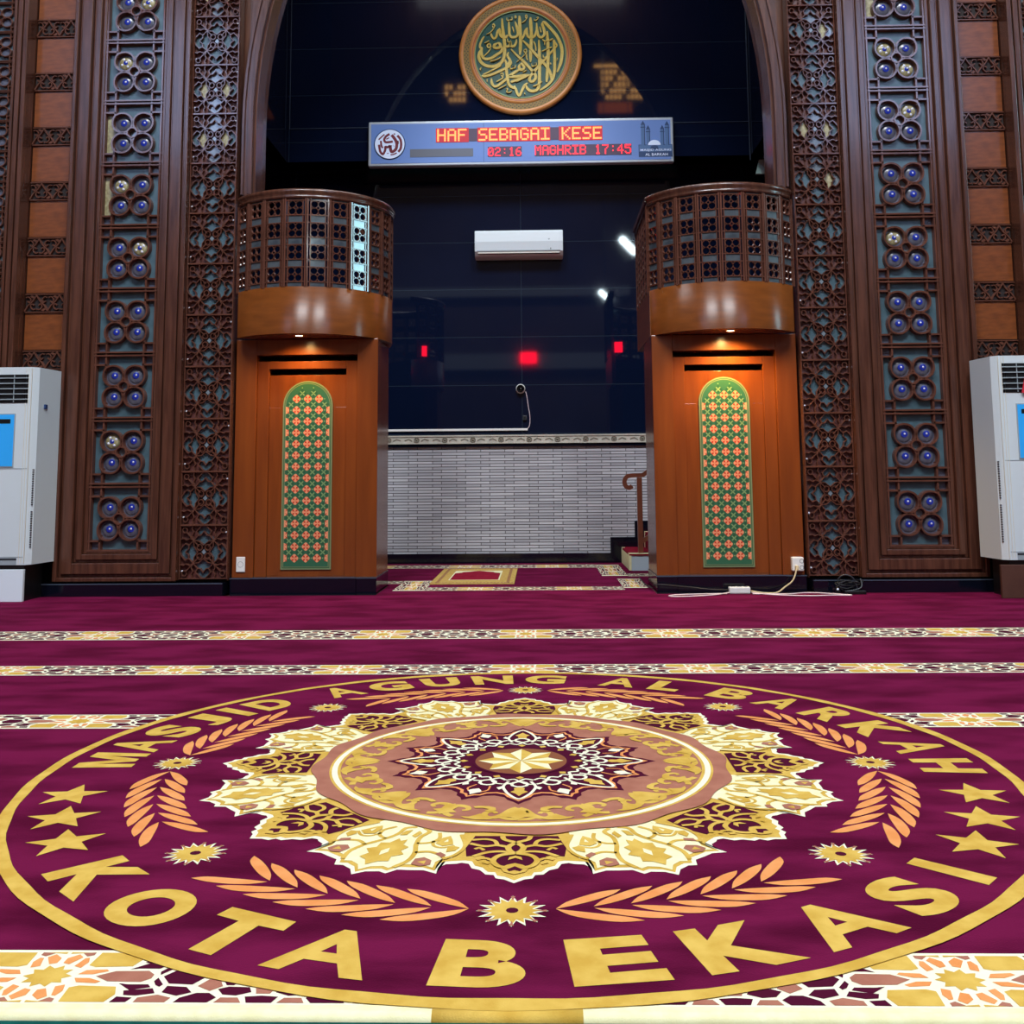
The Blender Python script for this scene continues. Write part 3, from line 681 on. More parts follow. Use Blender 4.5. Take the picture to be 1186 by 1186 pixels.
b.prism([[(MX(962), MZ(250))] + [(MX(1008-46*math.cos(a*PI/12)), MZ(250-38*math.sin(a*PI/12))) for a in range(13)] + [(MX(1054), MZ(250))]], XZ, .094, .097, 'sign_white')
b.prism([[(MX(980), MZ(285))] + [(MX(1008-28*math.cos(a*PI/12)), MZ(268-16*math.sin(a*PI/12))) for a in range(13)] + [(MX(1036), MZ(285))]], XZ, .094, .0975, 'sign_navy')
def label(b, txt, x0, x1, z0, z1, y, m):
    vs, fs = text_mesh(txt, .01); xa = min(v[0] for v in vs); xb = max(v[0] for v in vs); za = min(v[1] for v in vs); zb = max(v[1] for v in vs)
    b.add([(x0+(v[0]-xa)/(xb-xa)*(x1-x0), y, z0+(v[1]-za)/(zb-za)*(z1-z0)) for v in vs], fs, m)
label(b, 'MASJID AGUNG', MX(905), MX(1130), MZ(300), MZ(280), -.0985, 'sign_white'); label(b, 'AL BARKAH', MX(940), MX(1105), MZ(332), MZ(312), -.0985, 'sign_white')
b.build('mosque_picture', t, label='dark blue picture of a domed building with four towers')

# split air conditioner
t = thing('wall_air_conditioner', 'white split air conditioner on the dark granite wall', 'air conditioner', (-.190, YB, 3.557))
b = MB(); pr_ = [(0, -.15), (-.10, -.15), (-.16, -.135), (-.205, -.09), (-.215, .02), (-.205, .13), (-.19, .153), (0, .153)]
b.add([(-.497, y, z) for y, z in pr_] + [(.497, y, z) for y, z in pr_], [(i, (i+1) % 8, 8+(i+1) % 8, 8+i) for i in range(8)] + [tuple(range(8))[::-1], tuple(range(8, 16))], 'ac_white')
b.build('body', t, bevel=.008)
b = MB(); b.box(-.47, .47, -.210, -.16, -.088, -.078, 'ac_grey'); b.box(-.46, .46, -.196, -.15, -.118, -.096, 'dark_grey'); b.build('air_outlet', t)
b = MB(); b.box(-.46, .46, -.205, -.190, -.112, -.100, 'ac_cream'); b.build('flap', t)
b = MB(); b.lathe([(.018, .2125), (0, .214)], 'ac_grey', (.34, 0, .035), 'y', 14); b.box(.355, .362, -.212, -.2, -.075, -.055, 'dark_grey'); b.build('badge', t)

# dome camera with cable and conduit
t = thing('dome_camera', 'small white dome camera on the granite above the stone ledge', 'security camera', (-.187, YB, 1.93))
b = MB(); b.lathe([(.054, 0), (.054, .03), (.048, .05), (.044, .055)], 'plastic', (0,0,0), 'y', 28); b.build('housing', t)
b = MB(); b.lathe([(.030, .05), (.027, .07), (.015, .085), (0, .09)], 'lens', (.004, 0, -.012), 'y', 24); b.build('dome_lens', t)
b = MB(); b.tube(smooth([(-.13, YB-.012, 1.90), (-.115, YB-.012, 1.83), (-.10, YB-.012, 1.72), (-.085, YB-.012, 1.62), (-.09, YB-.012, 1.52), (-.115, YB-.012, 1.478)], 5), .004, 'cable_white'); b.build('camera_cable', label='thin white cable hanging from the dome camera', category='cable')
b = MB(); b.box(-.165, -.12, YB-.03, YB, 1.58, 1.63, 'dark_grey'); b.box(-.155, -.13, YB-.033, YB-.03, 1.59, 1.62, 'black'); b.build('junction_box', label='tiny dark junction box under the dome camera', category='junction box', bevel=.003)
b = MB(); b.box(-2.6, -.11, YB-.024, YB, 1.462, 1.486, 'plastic'); b.build('cable_conduit', label='straight white conduit running along the top of the stone ledge', category='conduit', bevel=.003)

# prayer rug on the niche carpet
t = thing('prayer_rug', 'small gold bordered prayer rug with red centre lying in the niche', 'prayer rug', (-.60, 9.87, .001))
b = MB(); w, h = .378, .735
b.box(-w, w, -h, h, 0, .008, 'rug_gold')
for k in range(24):
    a = -w+.02+k*(2*w-.04)/23
    for sg in (-1, 1): b.flat([(a-.008, sg*(h-.06)-.02), (a+.008, sg*(h-.06)-.02), (a+.008, sg*(h-.06)+.02), (a-.008, sg*(h-.06)+.02)], FL, .009, 'mauve')
for k in range(30):
    a = -h+.06+k*(2*h-.12)/29
    for sg in (-1, 1): b.flat([(sg*(w-.06)-.014, a-.012), (sg*(w-.06)+.014, a-.012), (sg*(w-.06)+.014, a+.012), (sg*(w-.06)-.014, a+.012)], FL, .009, 'mauve')
b.build('border', t)
b = MB(); b.prism([[(-.235, -.44), (.235, -.44), (.235, .46), (-.235, .46)]], FL, .008, .0095, 'cream')
arch = [(-.222, -.43), (.222, -.43), (.222, .20), (.16, .26), (.15, .32), (.08, .36), (.05, .41), (0, .44), (-.05, .41), (-.08, .36), (-.15, .32), (-.16, .26), (-.222, .20)]
b.prism([arch], FL, .0095, .0105, 'red_wool'); b.build('red_field', t, label='plain red arched field of the rug')

# stair with handrail
t = thing('stair', 'short carpeted stair with dark red risers beside the stone wall', 'stair', (.93, 10.82, 0))
for k in range(6):
    b = MB(); x = .25*k; b.box(x, x+.25 if k < 5 else x+.60, -.46, .49, 0 if k == 0 else .17*k, .17*(k+1)-.02, 'step_white')
    b.box(x-.02, x+.26, -.47, .50, .17*(k+1)-.02, .17*(k+1), 'red_wool'); b.box(x-.022, x-.0, -.47, .50, .17*k+.003, .17*(k+1)-.02, 'red_wool' if k else 'cream')
    for y0, y1 in ((-.44, -.38), (.38, .44)): b.box(x-.024, x+.01, y0, y1, .17*k+.003, .17*(k+1)+.002, 'cream')
    for y0, y1 in ((-.475, -.39),): b.box(x-.02, x+.255, y0, y1, .17*(k+1)-.004, .17*(k+1)+.003, 'cream')
    b.build('step', t)
t2 = thing('stair_handrail', 'brown wooden handrail with scrolled end rising along the stair', 'handrail', (1.03, 10.40, .171))
b = MB(); b.box(-.026, .026, -.026, .026, 0, .76, 'rail_wood'); b.build('newel_post', t2, bevel=.004)
def sq_tube(b, path, w, h, m):
    n = len(path); vs = []
    for i, p in enumerate(path):
        a = Vector(path[max(i-1, 0)]); c = Vector(path[min(i+1, n-1)]); d = (c-a).normalized(); nn = Vector((-d.z, 0, d.x)); q = Vector(p)
        for sy, sn in ((-1,-1),(1,-1),(1,1),(-1,1)): vs.append(q + Vector((0, sy*w/2, 0)) + nn*sn*h/2)
    b.add(vs, [(i*4+j, i*4+(j+1) % 4, (i+1)*4+(j+1) % 4, (i+1)*4+j) for i in range(n-1) for j in range(4)] + [(3,2,1,0), (n*4-4, n*4-3, n*4-2, n*4-1)], m)
b = MB(); sq_tube(b, smooth([(-.075, 0, .675), (-.105, 0, .655), (-.14, 0, .675), (-.152, 0, .72), (-.13, 0, .765), (-.08, 0, .78), (0, 0, .782), (.04, 0, .787), (.10, 0, .83), (.30, 0, .975), (.80, 0, 1.32), (1.2, 0, 1.59)], 5), .055, .042, 'rail_wood'); b.build('rail', t2, bevel=.004)
b = MB(); sq_tube(b, [(.0, 0, .11), (.15, 0, .2), (.45, 0, .40), (1.2, 0, .92)], .04, .045, 'rail_wood'); b.build('lower_rail', t2)
for k in range(4):
    x = .122 + .25*k; b = MB(); b.box(x-.014, x+.014, -.014, .014, .21+.17*k*.98, .85+.17*k*.98, 'black'); 
    for j in range(5): b.lathe([(.014, -.02), (.024, 0), (.014, .02)], 'black', (x, 0, .32+.11*j+.167*k), 'z', 10)
    b.build('baluster', t2)

# ------------------------------------------------------------------ floor-standing air conditioners
def ac(s, label):
    xin = {-1: -4.035, 1: 3.562}[s]; yf = {-1: 8.02, 1: 7.95}[s]; i = -s
    t = thing('standing_air_conditioner', label, 'air conditioner', (xin + s*.30, yf, 0), 'floor air conditioners')
    ou, inn = -.30, .30
    def X(u): return i*u
    f = lambda u, v, w: (X(u), v, w)
    b = MB(); prof = [(-.30, .045), (-.27, .012), (-.255, 0), (.255, 0), (.27, .012), (.30, .045), (.33, .36), (-.33, .36)]
    b.prism([prof], f, .285, 1.86, 'ac_white', cap0=True); b.build('cabinet', t, bevel=.006)
    b = MB()
    for u in (.215, .235, .258): b.box(*sorted((X(u), X(u+.004))), -.004, .004, .30, 1.85, 'ac_cream')
    b.box(*sorted((X(-.25), X(.25))), -.003, .004, 1.043, 1.047, 'ac_grey'); b.box(*sorted((X(-.25), X(.25))), -.003, .004, .345, .350, 'ac_grey')
    for k in range(34):
        z = .42 + .0185*k
        if k in (16, 17): continue
        b.box(*sorted((X(.285), X(.296))), .024, .034, z, z+.008, 'dark_grey')
    b.build('trim_lines', t, label='cream edge strips and dotted side vents')
    b = MB(); b.box(*sorted((X(-.25), X(.235))), -.004, .02, 1.57, 1.80, 'black'); b.build('air_grille', t, label='black slatted air outlet')
    g = t.children[-1]
    b = MB()
    for k in range(5): b.box(*sorted((X(-.25), X(.235))), -.018, .006, 1.595+.043*k, 1.603+.043*k, 'ac_grey')
    for u in (-.2, -.03, .12): b.box(*sorted((X(u), X(u+.004))), -.014, .004, 1.575, 1.795, 'ac_grey')
    b.build('slat', g)
    b = MB(); b.box(*sorted((X(-.15), X(.142))), -.006, .004, 1.055, 1.485, 'ac_grey'); b.box(*sorted((X(-.142), X(.134))), -.008, .004, 1.063, 1.477, 'ac_blue'); p = b.build('control_panel', t, label='bright blue control panel')
    b = MB(); b.box(*sorted((X(-.10), X(.105))), -.010, .0, 1.405, 1.440, 'black'); 
    for k in range(6): b.box(*sorted((X(-.12+.025*k), X(-.108+.025*k))), -.010, .0, 1.33, 1.345, 'sign_mid')
    b.build('display', p)
    b = MB(); b.box(*sorted((X(-.24), X(.20))), -.002, .02, .285, .34, 'ac_grey'); b.box(*sorted((X(-.24), X(.20))), -.003, .02, .322, .338, 'dark_grey'); b.build('air_intake', t)
    b = MB(); b.box(*sorted((X(.306), X(.320))), .12, .16, 1.53, 1.565, 'sign_navy'); b.build('side_badge', t) if s < 0 else None
    pm = 'plinth_white' if s < 0 else 'plinth_brown'
    t3 = thing('air_conditioner_plinth', ('white' if s < 0 else 'dark brown') + ' box plinth carrying a floor standing air conditioner', 'plinth', (xin + s*.30, yf, 0))
    b = MB(); b.box(*sorted((X(-.33), X(.265 if s < 0 else .335))), -.012, .02, 0, .25, pm)
    b.build('front_board', t3, bevel=.003)
    b = MB(); b.box(*sorted((X(-.30), X(.25))), .03, .33, 0, .283, 'black'); b.build('base', t3)
    if s > 0:
        b = MB(); b.prism([[(.0, 0), (.075, .0), (.06, -.125), (-.03, -.125)]], lambda u, v, w: (3.79+u, yf-.022-w, 1.69+v), 0, .006, 'red_tag', cap0=True); b.build('paper_tag', label='small red tag hanging from the grille of the air conditioner', category='tag')
ac(-1, 'tall white air conditioner standing on the white plinth'); ac(1, 'tall white air conditioner standing on the dark brown plinth')

# ------------------------------------------------------------------ sockets and cables
t = thing('wall_socket', 'single white wall socket at the foot of the pulpit', 'socket', (-2.485, 8.5, .24))
b = MB(); b.box(-.037, .037, -.012, 0, -.062, .062, 'plastic'); b.build('plate', t, bevel=.004)
b = MB(); b.lathe([(.024, .012), (.022, .0125), (.02, .006), (0, .006)], 'dark_grey', (0, 0, 0), 'y', 20); b.build('outlet', t)
t = thing('socket_adapter', 'white double adapter plugged in at the foot of the pulpit near the stair', 'socket', (2.118, 8.5, .215))
b = MB(); b.box(-.05, .045, -.055, 0, -.05, .062, 'plastic'); b.build('body', t, bevel=.008)
b = MB()
for x, z in ((.028, .03), (.028, -.022)): b.lathe([(.018, .055), (.016, .0555), (0, .050)], 'dark_grey', (x, 0, z), 'y', 14)
b.build('outlet', t)
b = MB(); b.box(-.03, -.005, -.085, -.055, -.04, -.005, 'cable_cream'); b.build('plug', t)
b = MB(); b.tube(smooth([(2.10, 8.42, .20), (2.06, 8.40, .10), (1.99, 8.39, .045), (1.90, 8.31, .008), (1.80, 8.30, .008), (1.70, 8.32, .02)], 6), .0065, 'cable_cream'); b.build('power_cable', label='cream cable from the adapter down to the white extension block', category='cable')
t = thing('extension_block', 'white extension block lying on the carpet in front of the pulpit', 'extension lead', (1.61, 8.335, 0))
b = MB(); b.box(-.085, .085, -.03, .03, 0, .055, 'plastic'); b.build('body', t, bevel=.01)
b = MB()
for x in (-.05, 0, .05): b.lathe([(.017, 0), (.015, .001), (0, -.002)], 'dark_grey', (x, 0, .055), 'z', 12)
b.build('outlet', t)
b = MB(); b.tube(smooth([(1.53, 8.32, .01), (1.38, 8.20, .006), (1.20, 8.12, .006), (1.06, 8.10, .006), (1.02, 8.15, .006), (1.10, 8.22, .006), (1.28, 8.26, .006), (1.50, 8.28, .006)], 6), .0048, 'cable_white'); b.build('looped_cable', label='thin pale cable lying in a loop left of the white extension block', category='cable')
b = MB(); b.tube(smooth([(1.70, 8.30, .01), (1.85, 8.19, .006), (2.1, 8.11, .006), (2.3, 8.14, .006), (2.44, 8.13, .006), (2.40, 8.18, .006), (2.25, 8.29, .006), (2.12, 8.31, .006), (1.98, 8.24, .006), (1.78, 8.25, .006), (1.70, 8.26, .006)], 6), .0048, 'cable_white'); b.build('looped_cable', label='thin pale cable looping from the white extension block towards the black cables', category='cable')
b = MB(); b.tube(smooth([(.93, 9.6, .008), (.925, 9.0, .008), (.93, 8.5, .03), (.96, 8.39, .07), (1.2, 8.385, .05), (1.4, 8.36, .03), (1.53, 8.335, .03)], 6), .004, 'cable_black'); b.build('black_cable', label='thin black cable running out of the niche to the extension block', category='cable')
t = thing('cable_bundle', 'tangle of black cables with a power adapter on the carpet at the lattice column', 'cables', (2.47, 8.27, 0))
b = MB(); random.seed(3)
pts = []
for k in range(26):
    a = k*1.35; r = .07 + .03*random.random(); pts.append((r*1.3*math.cos(a), .035*math.sin(a*1.1), .03 + .055*abs(math.sin(a*.7)) + .03*random.random()))
b.tube(smooth(pts, 5), .005, 'cable_black'); b.tube(smooth([(.06, -.02, .04), (.02, -.03, .13), (-.05, -.02, .15), (-.09, 0, .10), (-.05, -.02, .03), (.08, -.03, .05), (.09, 0, .12)], 6), .006, 'dark_grey'); b.build('coil', t)
b = MB(); b.box(-.05, .12, -.045, .03, 0, .03, 'black'); b.build('adapter', t, bevel=.006)
b = MB(); b.box(-.115, -.085, -.04, -.01, 0, .035, 'black'); b.lathe([(.010, 0), (.008, .012), (0, .014)], 'pearl', (-.10, -.025, .035), 'z', 8); b.build('plug', t)
# ------------------------------------------------------------------ carpets
carpet = thing('prayer_carpet', 'burgundy prayer carpet with patterned row stripes and a great round gold medallion', 'carpet', (0, 0, 0))
b = MB(); b.box(-8, 8, 1.93, 8.342, -.014, 0, 'burgundy'); b.build('pile', carpet)
b = MB(); b.tube([(-8, 1.922, -.013), (0, 1.922, -.013), (8, 1.922, -.013)], .0155, 'cream', 14); b.box(-8, 8, 1.920, 1.940, -.012, .0015, 'cream')
b.tube([(-.20, 1.9216, -.0126), (.07, 1.9216, -.0126)], .0159, 'gold', 14); b.box(-.20, .07, 1.919, 1.942, -.012, .0022, 'gold'); b.build('bound_edge', carpet, label='rounded cream front edge of the carpet')
def stripe_cell(b, ox, oy, su, sv, z=.0008):
    """one repeat of the row border: gold ten-pointed star field and burgundy lattice, white ribs"""
    f = lambda u, v, w: (ox + u*su, oy + v*sv, z + w)
    def quad(pts, m, h=.0006):
        for sx in (1, -1):
            for sy in (1, -1):
                p = [(x*sx, y*sy) for x, y in pts]; b.flat(p if sx*sy > 0 else p[::-1], f, h, m)
    def duo(pts, m, h=.0006):
        for sx in (1, -1): p = [(x*sx, y) for x, y in pts]; b.flat(p if sx > 0 else p[::-1], f, h, m)
    b.flat([((.048 if k % 2 == 0 else .033)*math.cos(PI*k/10), (.048 if k % 2 == 0 else .033)*math.sin(PI*k/10)) for k in range(20)], f, .0006, 'gold')
    quad([(.062, .048), (.078, .040), (.150, .044), (.160, .075), (.150, .106), (.066, .106)], 'gold')
    duo([(.094, .0), (.125, .022), (.19, .024), (.205, .008), (.205, -.008), (.19, -.024), (.125, -.022)], 'mauve')
    quad([(.056, .008), (.085, .008), (.112, .022), (.105, .030), (.066, .026)], 'copper')
    quad([(.006, .058), (.020, .052), (.036, .084), (.024, .098), (.006, .080)], 'copper')
    quad([(.034, .044), (.050, .036), (.056, .062), (.050, .082), (.042, .080)], 'copper')
    duo([(.004, .100), (.03, .104), (.045, .106), (.004, .108)], 'gold'); duo([(.004, -.100), (.004, -.108), (.045, -.106), (.03, -.104)], 'gold')
    quad([(.028, .104), (.042, .088), (.054, .094), (.054, .107)], 'mauve')
    # lattice side
    quad([(.150, .030), (.168, .034), (.208, .034), (.216, .046), (.180, .058)], 'dark_burgundy')
    quad([(.170, .060), (.222, .050), (.232, .070), (.200, .080), (.176, .078)], 'dark_burgundy')
    quad([(.166, .084), (.196, .088), (.190, .106), (.160, .107)], 'dark_burgundy')
    quad([(.206, .088), (.240, .076), (.268, .088), (.262, .106), (.204, .106)], 'mauve')
    quad([(.218, .006), (.236, .034), (.232, .044), (.222, .036), (.214, .02)], 'dark_burgundy')
    duo([(.226, 0), (.246, .030), (.292, .034), (.310, 0), (.292, -.034), (.246, -.030)], 'dark_burgundy')
    quad([(.246, .040), (.284, .044), (.300, .066), (.276, .080), (.244, .066)], 'dark_burgundy')
    quad([(.304, .040), (.318, .012), (.340, .012), (.352, .040), (.332, .060)], 'mauve')
    quad([(.310, .068), (.334, .068), (.352, .086), (.340, .106), (.278, .106), (.284, .088)], 'dark_burgundy')
    quad([(.322, .004), (.352, .004), (.378, .018), (.372, .036), (.358, .036), (.344, .008)], 'dark_burgundy')
    quad([(.346, .052), (.364, .042), (.404, .044), (.412, .064), (.386, .078), (.360, .074)], 'dark_burgundy')
    quad([(.360, .086), (.392, .086), (.402, .106), (.352, .106)], 'mauve')
    quad([(.392, .006), (.435, .006), (.435, .034), (.412, .034)], 'dark_burgundy')
    quad([(.416, .046), (.435, .046), (.435, .070), (.422, .070)], 'mauve')
    quad([(.404, .082), (.435, .078), (.435, .106), (.412, .106)], 'dark_burgundy')
def row_stripe(y0, y1, parent=carpet, xs=range(-6, 7)):
    b = MB(); b.prism([[(-8, y0), (8, y0), (8, y1), (-8, y1)]], FL, .0002, .0008, 'white_wool'); ym = (y0+y1)/2; sv = (y1-y0)/.238
    for k in xs: stripe_cell(b, -.085+.87*k, ym, 1, sv)
    b.build('row_stripe', parent)
row_stripe(1.935, 2.150, xs=range(-3, 4)); row_stripe(3.975, 4.200); row_stripe(5.03, 5.275); row_stripe(6.11, 6.45)

# --- round medallion
DISC = MB(); DISC.fan(circ(0, 0, 1.55, 128), FL, .0022, 'burgundy')
med = DISC.build('medallion', carpet, (CX, CY, 0), label='round burgundy medallion with gold ring and lettering')
def POL(a0=0., dr=1):
    """(degrees from a0, radius, lift) -> xyz"""
    return lambda t, r, w: (r*math.cos(R(a0+dr*t)), r*math.sin(R(a0+dr*t)), w)
b = MB(); o_ = [(1.567+.003*math.sin(7*t)+.002*math.sin(31*t), t) for t in [2*PI*k/180 for k in range(180)]]; i_ = [(1.531+.002*math.sin(9*t)+.002*math.sin(37*t), t) for t in [2*PI*k/180 for k in range(180)]]
b.add([(r*math.cos(t), r*math.sin(t), .0035) for r, t in o_] + [(r*math.cos(t), r*math.sin(t), .0035) for r, t in i_], [(k, (k+1) % 180, 180+(k+1) % 180, 180+k) for k in range(180)], 'gold')
b.build('ring', med, label='gold outer ring')
WID = dict(B=7.2, E=7.4, K=8.4, A=8.6, O=8.0, T=7.8, S=6.6, I=2.2, M=8.6, J=5.6, D=6.8, G=7.8, U=7.0, N=7.8, L=6.0, R=7.6, H=6.6)
cache = {}
def letter(ch, ang, bottom):
    if ch not in cache:
        vs, fs = text_mesh(ch, {'M': .030, 'A': .028, 'N': .040, 'B': .036, 'R': .036}.get(ch, .050)); xa = min(v[0] for v in vs); xb = max(v[0] for v in vs); za = min(v[1] for v in vs); zb = max(v[1] for v in vs)
        cache[ch] = ([((v[0]-(xa+xb)/2)/(xb-xa), (v[1]-za)/(zb-za)) for v in vs], fs)
    if ch == 'M':
        loop = [(0, 0), (0, 1), (.30, 1), (.5, .44), (.70, 1), (1, 1), (1, 0), (.77, 0), (.77, .64), (.59, .06), (.41, .06), (.23, .64), (.23, 0)]
        cache[ch] = ([(u-.5, v) for u, v in loop], tessellate_polygon([[Vector((u, v, 0)) for u, v in loop]]))
    vs, fs = cache[ch]; b = MB(); out = []
    for u, v in vs:
        if bottom: r = 1.490 - .193*v; th = R(ang + u*WID[ch])
        else: r = 1.292 + .196*v; th = R(ang - u*WID[ch]*(.84 if ch in 'AM' else 1))
        out.append((r*math.cos(th), r*math.sin(th), .0035))
    b.add(out, fs, 'gold'); b.build('letter', med)
for ch, a in zip('KOTABEKASI', (224, 234.7, 245.2, 255.0, 267.7, 278.5, 289.3, 300.0, 310.2, 318.6)): letter(ch, a, True)
for ch, a in zip('MASJIDAGUNGALBARKAH', (178.4, 170.4, 161.9, 154.0, 147.6, 140.6, 126.0, 116.4, 106.4, 96.4, 86.2, 71.8, 62.4, 49.7, 39.8, 29.2, 18.8, 8.2, 358.6)): letter(ch, a, False)
for a, sg in ((194.1, 1), (203.0, 1), (211.8, 1), (346.4, -1), (337.0, -1), (328.0, -1)):
    b = MB(); c = (1.398*math.cos(R(a)), 1.398*math.sin(R(a))); base = R(a)+PI+.12*sg
    b.flat([(c[0]+(.104 if k % 2 == 0 else .043)*math.cos(base+PI*k/5), c[1]+(.104 if k % 2 == 0 else .043)*math.sin(base+PI*k/5)) for k in range(10)], FL, .0035, 'gold'); b.build('star', med)
# flowers and leaf sprigs
for k in range(8):
    a = R(45*k); c = (1.153*math.cos(a), 1.153*math.sin(a)); b = MB(); f = lambda u, v, w: (c[0]+u, c[1]+v, w)
    n = 16
    b.flat([((.080 if j % 2 == 0 else .050)*math.cos(PI*j/n), (.080 if j % 2 == 0 else .050)*math.sin(PI*j/n)) for j in range(2*n)], f, .0032, 'white_wool')
    b.flat([((.066 if j % 2 == 0 else .044)*math.cos(PI*j/n+.03), (.066 if j % 2 == 0 else .044)*math.sin(PI*j/n+.03)) for j in range(2*n)], f, .0036, 'gold')
    for j in range(0, n, 2): b.flat([(.052*math.cos(2*PI*j/n), .052*math.sin(2*PI*j/n)), (.076*math.cos(2*PI*j/n-.07), .076*math.sin(2*PI*j/n-.07)), (.076*math.cos(2*PI*j/n+.07), .076*math.sin(2*PI*j/n+.07))], f, .0038, 'mauve')
    b.flat(circ(0, 0, .046, 20), f, .004, 'gold'); b.flat(circ(0, 0, .014, 10), f, .0044, 'dark_burgundy'); b.build('flower', med)
for q in range(4):
    for dr in (-1, 1):
        b = MB(); f = POL(270 - 90*q, dr)
        for k in range(7):
            t0 = 4.8 + 4.25*k; L = 8.6 - .06*k; r0 = 1.147 + .0006*k
            for sg in (1, -1):
                e = sg*(.088 if sg > 0 else .084); wv = .022
                tip = (t0+L, r0+e*.98)
                if k == 6: tip = (t0+L*.98, r0+e*1.05)
                lo = [(t0, r0+sg*.004), (t0+L*.25, r0+e*.18), (t0+L*.55, r0+e*.42), (t0+L*.85, r0+e*.72), tip]
                up = [(t0+L*.72, r0+e*.90+sg*.004), (t0+L*.42, r0+e*.65+sg*.005), (t0+L*.16, r0+e*.34+sg*.005)]
                if k == 0: lo = [(t0, r0)] + lo[1:]
                p = smooth(lo, 3) + smooth([lo[-1]] + up + [lo[0]], 3)[1:-1]; b.fan(p, f, .0035, 'copper', (t0+L*.5, r0+e*.5))
        b.build('leaf_sprig', med, label='copper coloured leaf sprig')
# scalloped wreath
def SM(pts): return [(-t, r) for t, r in pts[::-1]]
bigR = [(0, 1.026), (1.2, .998), (3.0, .985), (4.2, .992), (5.2, .962), (7.2, .955), (9.0, .948), (11.2, .962), (10.8, .925), (11.6, .900), (13.2, .892)]
smR = [(0, 1.000), (1.4, .978), (2.6, .972), (3.0, .952), (4.2, .950), (5.2, .925), (6.6, .915), (7.4, .888), (8.6, .884)]
def ring_outline(k1, k2, ins=0.):
    out = []
    for k in range(8):
        for t, r in SM(smR)[:-1] + smR: out.append((45*k+t*k1, r-ins))
        for t, r in SM(bigR)[:-1] + bigR: out.append((45*k+22.5+t*k2, r-ins))
    return out
b = MB(); f0 = POL(0)
b.fan(ring_outline(1, 1), f0, .0026, 'white_wool'); b.fan(ring_outline(.95, .95, .016), f0, .0030, 'gold')
for k in range(8):
    f = POL(45*k+22.5); 
    inner = [(t*.90, r-.030) for t, r in SM(bigR)[:-1] + bigR]
    b.flat([(-10.5, .66)] + inner + [(10.5, .66)], f, .0038, 'cream')
    def both(pts, m, h):
        b.flat(pts, f, h, m); b.flat([(-t, r) for t, r in pts][::-1], f, h, m)
    # central jagged leaf
    lf = [(0, .965), (1.1, .935), (2.6, .925), (2.1, .895), (3.6, .872), (2.4, .852), (2.9, .822), (1.4, .812), (.9, .775), (0, .79)]
    b.flat(lf + [(-t, r) for t, r in lf[-2:0:-1]], f, .0051, 'gold')
    b.flat([(0, .90), (.7, .872), (0, .845), (-.7, .872)], f, .0055, 'cream')
    for sg in (-1, 1): b.stroke([(sg*t, r) for t, r in smooth([(4.6, .958), (5.4, .90), (5.2, .85), (3.6, .80), (2.4, .74), (3.0, .69)], 4)], .012, lambda t, r, w: f(t, r, w), .0044, 'gold', taper=None) if 0 else None
    def line(pts, w, m, h=.0044):
        for sg in (-1, 1):
            h = zz(h, .0003, 2) if h < .0048 else zz(h, .0003, 6) if h < .0051 else h
            p = smooth([(sg*t, r) for t, r in pts], 4); n = len(p); vs = []
            for i in range(n):
                a = Vector(f(*p[max(i-1, 0)], 0)); c = Vector(f(*p[min(i+1, n-1)], 0)); tt = (c-a).normalized(); nn = Vector((-tt.y, tt.x, 0)); q = Vector(f(*p[i], h)); vs += [q-nn*w/2, q+nn*w/2]
            b.add(vs, [(2*i, 2*i+2, 2*i+3, 2*i+1) for i in range(n-1)], m)
    line([(4.4, .955), (5.4, .905), (5.0, .85), (3.6, .80), (2.6, .745), (3.0, .70), (1.0, .68)], .013, 'gold')
    line([(5.0, .85), (7.2, .835), (9.6, .85), (11.0, .875)], .012, 'gold')
    line([(3.4, .79), (5.6, .775), (6.6, .74), (5.4, .70)], .011, 'gold'); line([(10.8, .78), (8.6, .80), (6.8, .79), (6.0, .76)], .009, 'gold')
    both([(6.4, .925), (8.0, .932), (9.4, .918), (9.0, .890), (7.4, .875), (6.2, .890)], 'mauve', 0.0053)
    both([(7.0, .908), (8.4, .918), (8.2, .895)], 'gold', 0.0055)
    both([(6.8, .775), (8.6, .790), (10.4, .775), (9.6, .745), (8.4, .715), (7.2, .735)], 'gold', 0.0053); both([(8.2, .765), (9.0, .758), (8.5, .740)], 'cream', 0.0056)
    both([(.6, .745), (1.8, .755), (2.0, .72), (.8, .705)], 'gold', 0.0053); both([(8.6, .845), (10.2, .868), (10.6, .848), (9.2, .832)], 'mauve', 0.0054)
    # side florets of the cream field, over the edge of the small cartouche
    for sg in (-1, 1):
        b.flat([(sg*t, r) for t, r in [(9.5, .69), (11.0, .72), (12.6, .765), (13.0, .80), (12.4, .84), (11.2, .86), (9.5, .87)]], f, .0042, 'cream')
        line([(10.4, .70), (12.4, .76), (12.8, .80), (12.0, .845), (10.6, .875)], .010, 'gold', .0050)
        b.flat([(sg*t, r) for t, r in [(10.2, .83), (11.6, .815), (12.0, .79), (10.8, .785), (9.8, .80)]], f, .0056, 'gold')
    # small dark cartouche
    f = POL(45*k)
    sm = [(t*.86, r-.030) for t, r in SM(smR)[:-1] + smR]
    b.flat([(-9.6, .70), (-10.0, .80), (-9.4, .855)] + sm + [(9.4, .855), (10.0, .80), (9.6, .70)], f, .0034, 'gold')
    sm = [(t*.72, r-.050) for t, r in SM(smR)[:-1] + smR]
    b.flat([(-9.0, .70), (-9.4, .79), (-8.4, .845)] + sm + [(8.4, .845), (9.4, .79), (9.0, .70)], f, .0042, 'dark_burgundy')
    line([(0, .745), (1.4, .775), (1.0, .805), (0, .82)], .016, 'gold', .0050)
